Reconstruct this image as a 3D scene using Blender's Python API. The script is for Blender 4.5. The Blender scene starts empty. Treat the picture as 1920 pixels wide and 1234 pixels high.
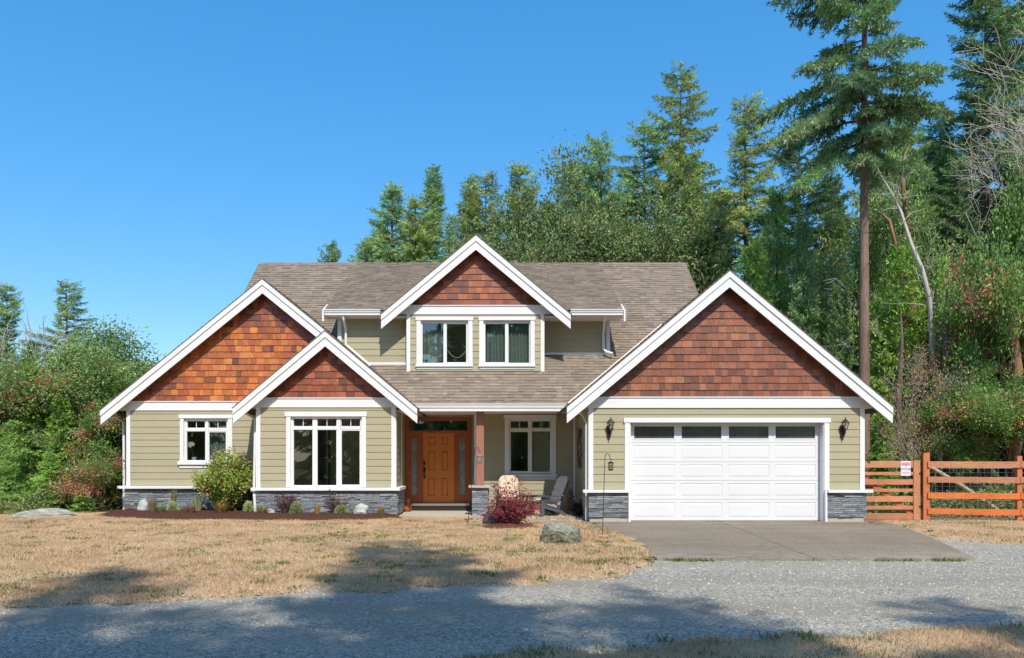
import bpy, bmesh, math, random
import numpy as np
from mathutils import Vector, Matrix

scene = bpy.context.scene
COL = scene.collection
R = random.Random(11)
NR = np.random.default_rng(7)

# ------------------------------------------------------------------ camera, light, exposure
CX, HY, F, CAMZ = 930.0, 859.0, 1500.0, 1.6      # principal column, horizon row, focal length (photo pixels), eye height
cam_d = bpy.data.cameras.new('camera')
cam = bpy.data.objects.new('camera', cam_d)
COL.objects.link(cam)
cam.location = (0, 0, CAMZ)
cam.rotation_euler = (math.radians(90), 0, 0)
cam_d.sensor_width = 36.0
cam_d.lens = F / 1920 * 36.0
cam_d.shift_x = (960 - CX) / 1920
cam_d.shift_y = (HY - 617) / 1920
cam_d.clip_start = 0.05
cam_d.clip_end = 2000
scene.camera = cam

SUN_EL, SUN_AZ = math.radians(50), math.radians(11)   # sun behind the camera, a little to the right
sun_d = bpy.data.lights.new('sun', 'SUN')
sun_d.energy = 4.0
sun_d.angle = math.radians(0.53)
sun_d.color = (1.0, 0.94, 0.84)
sun = bpy.data.objects.new('sun', sun_d)
COL.objects.link(sun)
ldir = Vector((-math.sin(SUN_AZ) * math.cos(SUN_EL), math.cos(SUN_AZ) * math.cos(SUN_EL), -math.sin(SUN_EL)))
sun.rotation_euler = ldir.to_track_quat('-Z', 'Y').to_euler()
sun.location = (10, -40, 50)

world = bpy.data.worlds.new('World')
scene.world = world
world.use_nodes = True
wn, wl = world.node_tree.nodes, world.node_tree.links
wn.clear()
w_out = wn.new('ShaderNodeOutputWorld')
w_bg = wn.new('ShaderNodeBackground')
w_sky = wn.new('ShaderNodeTexSky')
w_sky.sky_type = 'NISHITA'
w_sky.sun_disc = False
w_sky.sun_elevation = SUN_EL
w_sky.sun_rotation = math.radians(180 - 11)
w_sky.air_density = 1.0
w_sky.dust_density = 1.0
w_sky.ozone_density = 6.0
w_hsv = wn.new('ShaderNodeHueSaturation')
w_hsv.inputs['Saturation'].default_value = 1.66
w_hsv.inputs['Value'].default_value = 2.45
w_gam = wn.new('ShaderNodeGamma')                 # the photograph's own tone curve: a flatter, deeper blue
w_gam.inputs['Gamma'].default_value = 0.6
w_bg.inputs['Strength'].default_value = 0.13
wl.new(w_sky.outputs[0], w_gam.inputs['Color'])
wl.new(w_gam.outputs[0], w_hsv.inputs['Color'])
wl.new(w_hsv.outputs[0], w_bg.inputs['Color'])
wl.new(w_bg.outputs[0], w_out.inputs['Surface'])

vs = scene.view_settings
vs.view_transform = 'Standard'
vs.look = 'None'
vs.exposure = 0.3
vs.gamma = 1.0
vs.use_curve_mapping = False
scene.cycles.max_bounces = 6
scene.cycles.transparent_max_bounces = 12
scene.cycles.caustics_reflective = False
scene.cycles.caustics_refractive = False


def PX(x, d):            # photo column -> world X at depth d
    return (x - CX) * d / F


def PZ(y, d):            # photo row -> world Z at depth d
    return CAMZ + (HY - y) * d / F


def GY(y):               # photo row of a ground point -> its depth
    return CAMZ * F / (y - HY)


# ------------------------------------------------------------------ materials
def new_mat(name):
    m = bpy.data.materials.new(name)
    m.use_nodes = True
    n, l = m.node_tree.nodes, m.node_tree.links
    n.clear()
    out = n.new('ShaderNodeOutputMaterial')
    return m, n, l, out


def pos_node(n, l, stretch):
    g = n.new('ShaderNodeNewGeometry')
    v = n.new('ShaderNodeVectorMath')
    v.operation = 'MULTIPLY'
    v.inputs[1].default_value = stretch
    l.new(g.outputs['Position'], v.inputs[0])
    return v.outputs[0]


def obj_node(n, l, stretch):
    g = n.new('ShaderNodeTexCoord')
    v = n.new('ShaderNodeVectorMath')
    v.operation = 'MULTIPLY'
    v.inputs[1].default_value = stretch
    l.new(g.outputs['Object'], v.inputs[0])
    return v.outputs[0]


def noise(n, l, vec, scale, detail=4, rough=0.6):
    t = n.new('ShaderNodeTexNoise')
    t.inputs['Scale'].default_value = scale
    t.inputs['Detail'].default_value = detail
    t.inputs['Roughness'].default_value = rough
    l.new(vec, t.inputs['Vector'])
    return t.outputs['Fac']


def remap(n, l, sock, a, b, c, d):
    m = n.new('ShaderNodeMapRange')
    m.inputs['From Min'].default_value = a
    m.inputs['From Max'].default_value = b
    m.inputs['To Min'].default_value = c
    m.inputs['To Max'].default_value = d
    l.new(sock, m.inputs['Value'])
    return m.outputs['Result']


def scale_col(n, l, col, fac):
    v = n.new('ShaderNodeVectorMath')
    v.operation = 'SCALE'
    if isinstance(col, tuple):
        v.inputs[0].default_value = col
    else:
        l.new(col, v.inputs[0])
    l.new(fac, v.inputs['Scale'])
    return v.outputs[0]


def mixc(n, l, fac, a, b):
    m = n.new('ShaderNodeMix')
    m.data_type = 'RGBA'
    if isinstance(fac, float):
        m.inputs['Factor'].default_value = fac
    else:
        l.new(fac, m.inputs['Factor'])
    for s, c in ((m.inputs[6], a), (m.inputs[7], b)):
        if isinstance(c, tuple):
            s.default_value = (*c, 1)
        else:
            l.new(c, s)
    return m.outputs[2]


def mat(name, col=None, rough=0.6, var=0.12, scale=3.0, stretch=(1, 1, 1), var2=0.0, scale2=0.6,
        bump=0.0, bscale=60.0, metal=0.0, spec=0.4, tint=None, local=False, emit=None):
    """general surface: colour (or the 'Col' attribute) varied by two noises, with fine relief"""
    m, n, l, out = new_mat(name)
    p = n.new('ShaderNodeBsdfPrincipled')
    vec = (obj_node if local else pos_node)(n, l, stretch)
    if col is None:
        a = n.new('ShaderNodeAttribute')
        a.attribute_name = 'Col'
        c = a.outputs['Color']
        if tint:
            t = n.new('ShaderNodeVectorMath')
            t.operation = 'MULTIPLY'
            t.inputs[1].default_value = tint
            l.new(c, t.inputs[0])
            c = t.outputs[0]
    else:
        c = col
    f = remap(n, l, noise(n, l, vec, scale), 0.25, 0.75, 1 - var, 1 + var)
    c = scale_col(n, l, c, f)
    if var2:
        f2 = remap(n, l, noise(n, l, pos_node(n, l, (1, 1, 1)), scale2, 3), 0.3, 0.7, 1 - var2, 1 + var2)
        c = scale_col(n, l, c, f2)
    l.new(c, p.inputs['Base Color'])
    p.inputs['Roughness'].default_value = rough
    p.inputs['Metallic'].default_value = metal
    p.inputs['Specular IOR Level'].default_value = spec
    if bump:
        b = n.new('ShaderNodeBump')
        b.inputs['Strength'].default_value = 1.0
        b.inputs['Distance'].default_value = bump
        l.new(noise(n, l, vec, bscale, 3), b.inputs['Height'])
        l.new(b.outputs[0], p.inputs['Normal'])
    l.new(p.outputs[0], out.inputs['Surface'])
    return m


def leaf_mat(name, tint=(1, 1, 1), trans=0.3, gloss=0.04):
    """thin leaves and needles: diffuse + translucent in the 'Col' attribute's colour, a little sheen"""
    m, n, l, out = new_mat(name)
    a = n.new('ShaderNodeAttribute')
    a.attribute_name = 'Col'
    t = n.new('ShaderNodeVectorMath')
    t.operation = 'MULTIPLY'
    t.inputs[1].default_value = tint
    l.new(a.outputs['Color'], t.inputs[0])
    f = remap(n, l, noise(n, l, pos_node(n, l, (1, 1, 1)), 0.9, 2), 0.3, 0.7, 0.8, 1.2)
    c = scale_col(n, l, t.outputs[0], f)
    d = n.new('ShaderNodeBsdfDiffuse')
    tr = n.new('ShaderNodeBsdfTranslucent')
    g = n.new('ShaderNodeBsdfGlossy')
    g.inputs['Roughness'].default_value = 0.45
    g.inputs['Color'].default_value = (0.9, 0.9, 0.9, 1)
    l.new(c, d.inputs['Color'])
    l.new(c, tr.inputs['Color'])
    m1 = n.new('ShaderNodeMixShader')
    m1.inputs[0].default_value = trans
    l.new(d.outputs[0], m1.inputs[1])
    l.new(tr.outputs[0], m1.inputs[2])
    m2 = n.new('ShaderNodeMixShader')
    m2.inputs[0].default_value = gloss
    l.new(m1.outputs[0], m2.inputs[1])
    l.new(g.outputs[0], m2.inputs[2])
    l.new(m2.outputs[0], out.inputs['Surface'])
    return m


def glass_mat(name, ior=2.1, tint=(0.85, 0.9, 0.88), rough=0.0):
    m, n, l, out = new_mat(name)
    lw = n.new('ShaderNodeLayerWeight')
    lw.inputs['Blend'].default_value = 0.5
    pw = n.new('ShaderNodeMath')
    pw.operation = 'POWER'
    pw.inputs[1].default_value = 4.0
    l.new(lw.outputs['Facing'], pw.inputs[0])
    f0 = ((ior - 1) / (ior + 1)) ** 2
    fr = remap(n, l, pw.outputs[0], 0, 1, f0, 1)
    tr = n.new('ShaderNodeBsdfTransparent')
    tr.inputs['Color'].default_value = (*tint, 1)
    g = n.new('ShaderNodeBsdfGlossy')
    g.inputs['Roughness'].default_value = rough
    b = n.new('ShaderNodeBump')
    b.inputs['Strength'].default_value = 0.1
    b.inputs['Distance'].default_value = 0.006
    l.new(noise(n, l, pos_node(n, l, (1, 1, 1)), 2.5, 2), b.inputs['Height'])
    l.new(b.outputs[0], g.inputs['Normal'])
    mx = n.new('ShaderNodeMixShader')
    l.new(fr, mx.inputs[0])
    l.new(tr.outputs[0], mx.inputs[1])
    l.new(g.outputs[0], mx.inputs[2])
    l.new(mx.outputs[0], out.inputs['Surface'])
    return m


M = {}
M['white'] = mat('white_paint', (0.735, 0.735, 0.73), 0.45, 0.035, 3, (0.7, 0.7, 2.5), var2=0.045, scale2=0.8, bump=0.0006, bscale=90)
M['white_vinyl'] = mat('white_vinyl', (0.73, 0.735, 0.73), 0.3, 0.015, 4)
M['garage_white'] = mat('garage_door_paint', (0.71, 0.715, 0.72), 0.4, 0.02, 2, var2=0.02, bump=0.0004, bscale=150)
M['siding'] = mat('sage_siding_paint', None, 0.55, 0.05, 9, (0.6, 0.6, 6), 0.035, 0.9, bump=0.0012, bscale=26)
M['cedar'] = mat('stained_cedar', None, 0.42, 0.42, 14, (4.5, 4.5, 0.45), 0.12, 1.4, bump=0.004, bscale=18, spec=0.5)
M['soffit'] = mat('stained_soffit', (0.15, 0.072, 0.042), 0.5, 0.25, 8, (6, 0.4, 6), bump=0.002, bscale=20)
M['soffit_white'] = mat('painted_soffit', (0.74, 0.71, 0.65), 0.6, 0.04)
M['roofing'] = mat('asphalt_shingle', None, 0.9, 0.2, 160, (1, 1, 1), 0.07, 0.5, bump=0.002, bscale=300, spec=0.2)
M['roof_deck'] = mat('roof_deck', (0.12, 0.105, 0.09), 0.9, 0.15, 20)
M['stone'] = mat('ledge_stone', None, 0.8, 0.28, 14, (1, 1, 2), 0.06, 1.5, bump=0.012, bscale=24)
M['mortar'] = mat('dark_mortar', (0.045, 0.048, 0.05), 0.9, 0.2, 30)
M['concrete'] = mat('pale_concrete', (0.44, 0.41, 0.35), 0.85, 0.1, 12, var2=0.08, scale2=1.2, bump=0.002, bscale=70)
M['glass'] = glass_mat('window_glass')
M['garage_glass'] = mat('obscure_glass', (0.065, 0.07, 0.068), 0.22, 0.45, 30, (1, 1, 0.3), var2=0.3, scale2=1.3, bump=0.004, bscale=45, spec=0.9)
M['lead_glass'] = mat('leaded_glass', (0.27, 0.33, 0.30), 0.12, 0.45, 16, (1, 1, 0.6), var2=0.25, scale2=3.0, bump=0.003, bscale=60, spec=0.8)
M['room'] = mat('room_plaster', (0.74, 0.69, 0.60), 0.8, 0.06)
M['room_floor'] = mat('room_floor', (0.50, 0.40, 0.29), 0.4, 0.15, 5, (0.5, 8, 1))
M['room_dark'] = mat('room_dark', (0.14, 0.13, 0.12), 0.8, 0.06)
M['blind'] = mat('blind_slats', (0.60, 0.48, 0.36), 0.5, 0.06, 5)
M['drape'] = mat('drape_cloth', (0.24, 0.27, 0.25), 0.9, 0.1, 3)
M['door_frame'] = mat('mahogany_frame', (0.40, 0.105, 0.034), 0.32, 0.22, 10, (5, 5, 0.5), bump=0.0008, bscale=40, spec=0.5)
M['door_wood'] = mat('fir_door', (0.70, 0.225, 0.052), 0.32, 0.2, 10, (6, 6, 0.45), bump=0.001, bscale=40, spec=0.5)
M['black_metal'] = mat('black_metal', (0.018, 0.017, 0.017), 0.4, 0.1, 20, metal=0.3)
M['bronze'] = mat('dark_bronze', (0.045, 0.033, 0.028), 0.45, 0.2, 30, metal=0.4)
M['steel'] = mat('galvanised_steel', (0.42, 0.43, 0.44), 0.4, 0.1, 20, metal=0.7)
M['wire'] = mat('zinc_wire', (0.55, 0.56, 0.57), 0.5, 0.05)
M['post_wood'] = mat('weathered_post', (0.33, 0.145, 0.10), 0.6, 0.2, 7, (7, 7, 0.5), bump=0.002, bscale=30)
M['fence_wood'] = mat('stained_fence', None, 0.6, 0.26, 6, (0.9, 7, 7), 0.14, 1.2, bump=0.003, bscale=22)
M['log'] = mat('peeled_log', (0.42, 0.34, 0.22), 0.75, 0.25, 6, (3, 3, 3), bump=0.004, bscale=15)
M['bark'] = mat('fir_bark', (0.135, 0.098, 0.075), 0.9, 0.4, 5, (3, 3, 0.6), 0.2, 0.8, bump=0.03, bscale=9)
M['bark_tall'] = mat('tall_fir_bark', (0.23, 0.155, 0.115), 0.9, 0.4, 4, (4, 4, 0.5), 0.2, 0.8, bump=0.04, bscale=8)  # lighter, redder bark for the giant fir's bare trunk
M['madrone_bark'] = mat('madrone_bark', (0.30, 0.15, 0.075), 0.5, 0.35, 3, (2, 2, 0.6), 0.3, 1.0)
M['dead_bark'] = mat('dead_wood', (0.50, 0.45, 0.39), 0.85, 0.25, 8, (3, 3, 0.6))
M['stem'] = mat('shrub_stem', (0.11, 0.075, 0.05), 0.8, 0.2, 10)
M['needle'] = leaf_mat('needles', (1.22, 1.30, 1.34), 0.3, 0.03)
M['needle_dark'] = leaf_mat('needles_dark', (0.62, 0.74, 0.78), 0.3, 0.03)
M['needle_olive'] = leaf_mat('needles_olive', (1.36, 1.27, 1.10), 0.3, 0.03)
M['needle_bright'] = leaf_mat('needles_bright', (1.708, 1.776, 1.230), 0.3, 0.03)
M['needle_blue'] = leaf_mat('needles_blue', (1.122, 1.244, 1.647), 0.3, 0.03)
M['leaf'] = leaf_mat('leaves', (1.12, 1.2, 1.08), 0.3, 0.035)
M['grass'] = leaf_mat('grass_blades', (1, 1, 1), 0.3, 0.02)
M['rock'] = mat('grey_rock', None, 0.85, 0.35, 6, (1, 1, 1.6), 0.15, 2.0, bump=0.03, bscale=7)
M['pebble'] = mat('pebbles', None, 0.8, 0.15, 30)
M['chair_frame'] = mat('slate_blue_plastic', (0.085, 0.105, 0.135), 0.45, 0.06, 6)
M['cushion'] = mat('beige_cushion', (0.60, 0.49, 0.385), 0.9, 0.06, 20, bump=0.003, bscale=40)
M['ceramic'] = mat('orange_ceramic', (0.36, 0.12, 0.035), 0.35, 0.2, 12, local=True)
M['sign_white'] = mat('sign_white', (0.74, 0.76, 0.80), 0.4, 0.02)
M['sign_red'] = mat('sign_red', (0.62, 0.05, 0.085), 0.4, 0.04)
M['sign_pink'] = mat('sign_pink', (0.70, 0.40, 0.46), 0.4, 0.1, 40)
M['sign_dark'] = mat('sign_dark', (0.04, 0.05, 0.08), 0.5, 0.05)
M['ribbon'] = mat('orange_ribbon', (0.65, 0.27, 0.06), 0.6, 0.1)
M['petal'] = mat('white_petal', (0.75, 0.70, 0.74), 0.6, 0.04)
M['candle'] = mat('frosted_bulb', (0.75, 0.72, 0.62), 0.3, 0.03)
M['lamp_glass'] = glass_mat('lantern_glass', 1.5, (0.9, 0.9, 0.85))
M['wreath'] = mat('dried_wreath', (0.12, 0.085, 0.06), 0.9, 0.4, 40, bump=0.01, bscale=60)

# ------------------------------------------------------------------ objects
WL = {}                                           # world location of every object built here (no parent is rotated while building)


def props(o, label=None, category=None, group=None, kind=None):
    if label: o['label'] = label
    if category: o['category'] = category
    if group: o['group'] = group
    if kind: o['kind'] = kind
    return o


def empty(name, loc, label, category, group=None):
    o = bpy.data.objects.new(name, None)
    o.empty_display_size = 0.2
    COL.objects.link(o)
    o.location = loc
    WL[o] = Vector(loc)
    return props(o, label, category, group)


class MB:
    """collects shapes for ONE mesh"""
    def __init__(s):
        s.v, s.f, s.c = [], [], []

    def add(s, verts, faces, col=None):
        k = len(s.v)
        s.v.extend([tuple(v) for v in verts])
        s.f.extend([tuple(i + k for i in f) for f in faces])
        s.c.extend([col or (1, 1, 1)] * len(verts))
        return s

    def box(s, x0, x1, y0, y1, z0, z1, col=None):
        if x0 > x1: x0, x1 = x1, x0
        if y0 > y1: y0, y1 = y1, y0
        if z0 > z1: z0, z1 = z1, z0
        v = [(x0, y0, z0), (x1, y0, z0), (x1, y1, z0), (x0, y1, z0), (x0, y0, z1), (x1, y0, z1), (x1, y1, z1), (x0, y1, z1)]
        return s.add(v, [(0, 3, 2, 1), (4, 5, 6, 7), (0, 1, 5, 4), (1, 2, 6, 5), (2, 3, 7, 6), (3, 0, 4, 7)], col)

    def prism(s, poly, fn, d0, d1, col=None):
        """poly: 2D points counter-clockwise seen against the extrusion; fn(a, b, d) -> xyz"""
        n = len(poly)
        v = [fn(a, b, d0) for a, b in poly] + [fn(a, b, d1) for a, b in poly]
        f = [tuple(range(n)), tuple(range(2 * n - 1, n - 1, -1))]
        f += [(i, i + n, (i + 1) % n + n, (i + 1) % n) for i in range(n)]
        return s.add(v, f, col)

    def tube(s, pts, rad, sides=8, col=None, cap=True):
        pts = [Vector(p) for p in pts]
        n = len(pts)
        rads = rad if isinstance(rad, (list, tuple)) else [rad] * n
        v, f = [], []
        up = None
        for i, p in enumerate(pts):
            d = (pts[min(i + 1, n - 1)] - pts[max(i - 1, 0)])
            if d.length < 1e-9: d = Vector((0, 0, 1))
            d.normalize()
            if up is None:
                up = d.orthogonal().normalized()
            up = (up - d * up.dot(d))
            up = up.normalized() if up.length > 1e-6 else d.orthogonal().normalized()
            w = d.cross(up)
            for k in range(sides):
                a = 2 * math.pi * (k + 0.5) / sides
                v.append(p + (up * math.cos(a) + w * math.sin(a)) * rads[i])
        for i in range(n - 1):
            for k in range(sides):
                k2 = (k + 1) % sides
                f.append((i * sides + k, i * sides + k2, (i + 1) * sides + k2, (i + 1) * sides + k))
        if cap:
            f.append(tuple(range(sides - 1, -1, -1)))
            f.append(tuple((n - 1) * sides + k for k in range(sides)))
        return s.add(v, f, col)

    def lathe(s, prof, c, sides=12, col=None):
        v, f = [], []
        for r, z in prof:
            for k in range(sides):
                a = 2 * math.pi * k / sides
                v.append((c[0] + r * math.cos(a), c[1] + r * math.sin(a), c[2] + z))
        for i in range(len(prof) - 1):
            for k in range(sides):
                k2 = (k + 1) % sides
                f.append((i * sides + k, i * sides + k2, (i + 1) * sides + k2, (i + 1) * sides + k))
        f.append(tuple(range(sides - 1, -1, -1)))
        f.append(tuple((len(prof) - 1) * sides + k for k in range(sides)))
        return s.add(v, f, col)

    def build(s, name, material, parent=None, smooth=False, bevel=0.0, base=False):
        v = np.array(s.v, dtype=np.float64)
        lo, hi = v.min(0), v.max(0)
        c = (lo + hi) / 2
        if base or parent is None: c[2] = lo[2]
        me = bpy.data.meshes.new(name)
        me.from_pydata([tuple(p) for p in (v - c)], [], s.f)
        if any(col != (1, 1, 1) for col in s.c[:1] + s.c[-1:]):
            at = me.color_attributes.new('Col', 'FLOAT_COLOR', 'POINT')
            arr = np.ones((len(s.c), 4), dtype=np.float32)
            arr[:, :3] = s.c
            at.data.foreach_set('color', arr.ravel())
        if smooth:
            me.polygons.foreach_set('use_smooth', [True] * len(me.polygons))
        me.materials.append(M[material] if isinstance(material, str) else material)
        o = bpy.data.objects.new(name, me)
        COL.objects.link(o)
        WL[o] = Vector(c)
        if parent is not None:
            o.parent = parent
            o.location = WL[o] - WL[parent]
        else:
            o.location = WL[o]
        if bevel:
            b = o.modifiers.new('bevel', 'BEVEL')
            b.width, b.segments, b.limit_method = bevel, 2, 'ANGLE'
        return o


def np_mesh(name, V, Fc, col=None, material=None, smooth=False):
    me = bpy.data.meshes.new(name)
    m, k = Fc.shape
    me.vertices.add(len(V))
    me.vertices.foreach_set('co', np.ascontiguousarray(V, dtype=np.float32).ravel())
    me.loops.add(m * k)
    me.loops.foreach_set('vertex_index', np.ascontiguousarray(Fc, dtype=np.int32).ravel())
    me.polygons.add(m)
    me.polygons.foreach_set('loop_start', np.arange(0, m * k, k, dtype=np.int32))
    me.update(calc_edges=True)
    if col is not None:
        at = me.color_attributes.new('Col', 'FLOAT_COLOR', 'POINT')
        arr = np.ones((len(V), 4), dtype=np.float32)
        arr[:, :3] = col
        at.data.foreach_set('color', arr.ravel())
    if material: me.materials.append(M[material] if isinstance(material, str) else material)
    if smooth: me.polygons.foreach_set('use_smooth', [True] * m)
    return me


def link_mesh(name, me, loc=(0, 0, 0), parent=None):
    o = bpy.data.objects.new(name, me)
    COL.objects.link(o)
    WL[o] = Vector(loc)
    o.parent = parent
    o.location = Vector(loc) - (WL[parent] if parent is not None else Vector((0, 0, 0)))
    return o


# value noise for layouts (numpy, tiles of random numbers)
_NT = NR.random((256, 256))


def vnoise(x, y, s):
    x = np.asarray(x, dtype=float) / s
    y = np.asarray(y, dtype=float) / s
    xi, yi = np.floor(x).astype(int), np.floor(y).astype(int)
    fx, fy = x - xi, y - yi
    fx, fy = fx * fx * (3 - 2 * fx), fy * fy * (3 - 2 * fy)
    g = lambda a, b: _NT[a % 256, b % 256]
    return (g(xi, yi) * (1 - fx) + g(xi + 1, yi) * fx) * (1 - fy) + (g(xi, yi + 1) * (1 - fx) + g(xi + 1, yi + 1) * fx) * fy


def clip_poly(poly, planes):
    for a, b, c in planes:
        out = []
        for i in range(len(poly)):
            p, q = poly[i], poly[(i + 1) % len(poly)]
            dp, dq = a * p[0] + b * p[1] - c, a * q[0] + b * q[1] - c
            if dp <= 0: out.append(p)
            if (dp < 0 < dq) or (dq < 0 < dp):
                t = dp / (dp - dq)
                out.append((p[0] + (q[0] - p[0]) * t, p[1] + (q[1] - p[1]) * t))
        poly = out
        if len(poly) < 3: return []
    return poly


def rect_minus(x0, x1, z0, z1, holes):
    """the rectangle less the holes, as rectangles (full-height pieces left and right of a hole, pieces above and below it)"""
    rects = [(x0, x1, z0, z1)]
    for hx0, hx1, hz0, hz1 in holes:
        nxt = []
        for a0, a1, b0, b1 in rects:
            if hx0 >= a1 or hx1 <= a0 or hz0 >= b1 or hz1 <= b0:
                nxt.append((a0, a1, b0, b1))
                continue
            if hx0 > a0: nxt.append((a0, hx0, b0, b1))
            if hx1 < a1: nxt.append((hx1, a1, b0, b1))
            m0, m1 = max(a0, hx0), min(a1, hx1)
            if hz1 < b1: nxt.append((m0, m1, hz1, b1))
            if hz0 > b0: nxt.append((m0, m1, b0, hz0))
        rects = [r for r in nxt if r[1] - r[0] > 0.012 and r[3] - r[2] > 0.012]
    return rects


class Pieces:
    """pieces of one kind: the largest in the picture become parts of their own, the rest one joined part"""
    def __init__(s, name, rest_name, material, limit=300):
        s.name, s.rest, s.mat, s.limit, s.items = name, rest_name, material, limit, []

    def add(s, verts, faces, col, parent, area):
        s.items.append((area, verts, faces, col, parent))

    def finish(s, thing):
        s.items.sort(key=lambda t: -t[0])
        for area, v, f, c, par in s.items[:s.limit]:
            MB().add(v, f, c).build(s.name, s.mat, par)
        if len(s.items) > s.limit:
            mb = MB()
            for area, v, f, c, par in s.items[s.limit:]: mb.add(v, f, c)
            props(mb.build(s.rest, s.mat, thing), kind='stuff')


def wedge(poly, O, U, V, N, h0, h1, v0, v1):
    """poly (u, v) on the frame O,U,V with outward N; height runs from h0 at v0 to h1 at v1"""
    top, bot = [], []
    for u, v in poly:
        t = min(1, max(0, (v - v0) / (v1 - v0)))
        p = O + U * u + V * v
        top.append(p + N * (h0 + (h1 - h0) * t))
        bot.append(p)
    n = len(poly)
    faces = [tuple(range(n))] + [(i, i + n, (i + 1) % n + n, (i + 1) % n) for i in range(n)]
    return top + bot, faces


def photo_area(pts):
    q = [(CX + p[0] * F / max(p[1], 1), HY - (p[2] - CAMZ) * F / max(p[1], 1)) for p in pts]
    a = 0
    for i in range(len(q)):
        a += q[i][0] * q[(i + 1) % len(q)][1] - q[(i + 1) % len(q)][0] * q[i][1]
    return abs(a) / 2
# ------------------------------------------------------------------ ground
def interp(pts, x):
    return np.interp(x, [p[0] for p in pts], [p[1] for p in pts])


LAWN_EDGE = [(-60, 7.0), (-9, 8.0), (-5.24, 8.5), (-4.2, 8.92), (-3.27, 9.27), (-2.63, 9.6), (-0.53, 10.04), (0.55, 10.39), (1.21, 10.75), (1.85, 11.2), (2.3, 12.0), (2.75, 14.0)]
STRIP_EDGE = [(-60, 1.5), (-6, 4.8), (-2.5, 6.0), (-0.98, 6.4), (-0.26, 6.56), (1.25, 6.94), (2.8, 7.36), (5.17, 7.84), (14, 9.2), (40, 10)]
DRIVE_R = [(12.7, 7.62), (15.4, 8.5), (17.5, 9.15), (19, 9.55), (20.4, 9.75)]
VERGE_EDGE = [(7, 17.5), (8.6, 16.3), (9.4, 15.6), (10.5, 14.8), (13, 13.8), (40, 12.5)]


def edge_jit(x, y):
    return (vnoise(x, y, 0.45) - 0.5) * 0.45 + (vnoise(x + 40, y, 0.13) - 0.5) * 0.22


def in_lawn(x, y):
    j = edge_jit(x, y)
    return (y + j > interp(LAWN_EDGE, x)) & (x + j * 0.7 < np.interp(y, [11, 12.2, 14, 16.4, 19, 30], [2.35, 2.65, 2.68, 2.62, 2.1, 1.95])) & (y < 24.5)


def in_strip(x, y):
    return y + edge_jit(x, y) < interp(STRIP_EDGE, x)


def in_verge(x, y):
    j = edge_jit(x, y)
    return (x + j > np.interp(y, [p[0] for p in DRIVE_R], [p[1] for p in DRIVE_R]) + 0.02) & (y + j > interp(VERGE_EDGE, x)) & (y < 22.5)


def turf(x, y, d):           # thins out to the road's level at its edge
    top = 0.004 + 0.035 * vnoise(x, y, 1.7) + 0.02 * vnoise(x + 9, y + 5, 0.5)
    return np.minimum(top, -0.032 + 0.13 * np.maximum(d, -0.05))


def lawn_z(x, y):
    j = edge_jit(x, y)
    slab = np.where((x > 2.25) & (y > 12.75), 0.0165, 9.0)        # lies flat where it creeps over the slab
    return np.minimum(slab, turf(x, y, np.where(x > 1.9, np.maximum(y + j - interp(LAWN_EDGE, x), (y > 12.9) * 0.3), y + j - interp(LAWN_EDGE, x))))


def strip_z(x, y):
    return turf(x, y, interp(STRIP_EDGE, x) - y - edge_jit(x, y))


def verge_z(x, y):
    j = edge_jit(x, y)
    return turf(x, y, np.minimum(y + j - interp(VERGE_EDGE, x), x + j - np.interp(y, [p[0] for p in DRIVE_R], [p[1] for p in DRIVE_R])))


def sheet(name, x0, x1, y0, y1, step, inside, zf, material):
    xs = np.arange(x0, x1 + step, step)
    ys = np.arange(y0, y1 + step, step)
    gx, gy = np.meshgrid(xs, ys)
    z = zf(gx, gy)
    V = np.stack([gx, gy, z], -1).reshape(-1, 3)
    nx = len(xs)
    i, j = np.meshgrid(np.arange(len(xs) - 1), np.arange(len(ys) - 1))
    k = (j * nx + i).ravel()
    cx, cy = gx[:-1, :-1].ravel() + step / 2, gy[:-1, :-1].ravel() + step / 2
    k = k[inside(cx, cy)]
    Fc = np.stack([k, k + 1, k + 1 + nx, k + nx], -1)
    used, inv = np.unique(Fc, return_inverse=True)
    me = np_mesh(name, V[used], inv.reshape(Fc.shape), None, material, True)
    return props(link_mesh(name, me), kind='structure')


def lawn_mat():
    m, n, l, out = new_mat('dry_lawn')
    p = n.new('ShaderNodeBsdfPrincipled')
    v = pos_node(n, l, (1, 1, 1))
    f1 = remap(n, l, noise(n, l, v, 1.1, 5, 0.7), 0.38, 0.66, 0, 1)
    f2 = remap(n, l, noise(n, l, v, 3.2, 5, 0.7), 0.58, 0.72, 0, 0.75)
    f3 = remap(n, l, noise(n, l, v, 45, 3, 0.7), 0.3, 0.7, 0.72, 1.25)
    f4 = remap(n, l, noise(n, l, v, 0.35, 3, 0.6), 0.45, 0.7, 0, 0.5)
    c = mixc(n, l, f1, (0.53, 0.35, 0.205), (0.61, 0.45, 0.275))
    c = mixc(n, l, f4, c, (0.57, 0.35, 0.22))
    c = mixc(n, l, f2, c, (0.30, 0.235, 0.10))
    f5 = remap(n, l, noise(n, l, v, 0.8, 6, 0.75), 0.56, 0.7, 0, 0.6)
    c = mixc(n, l, f5, c, (0.36, 0.25, 0.155))
    c = scale_col(n, l, c, f3)
    l.new(c, p.inputs['Base Color'])
    p.inputs['Roughness'].default_value = 0.95
    p.inputs['Specular IOR Level'].default_value = 0.1
    b = n.new('ShaderNodeBump')
    b.inputs['Strength'].default_value = 1
    b.inputs['Distance'].default_value = 0.03
    l.new(noise(n, l, v, 38, 4, 0.7), b.inputs['Height'])
    l.new(b.outputs[0], p.inputs['Normal'])
    l.new(p.outputs[0], out.inputs['Surface'])
    return m


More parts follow.
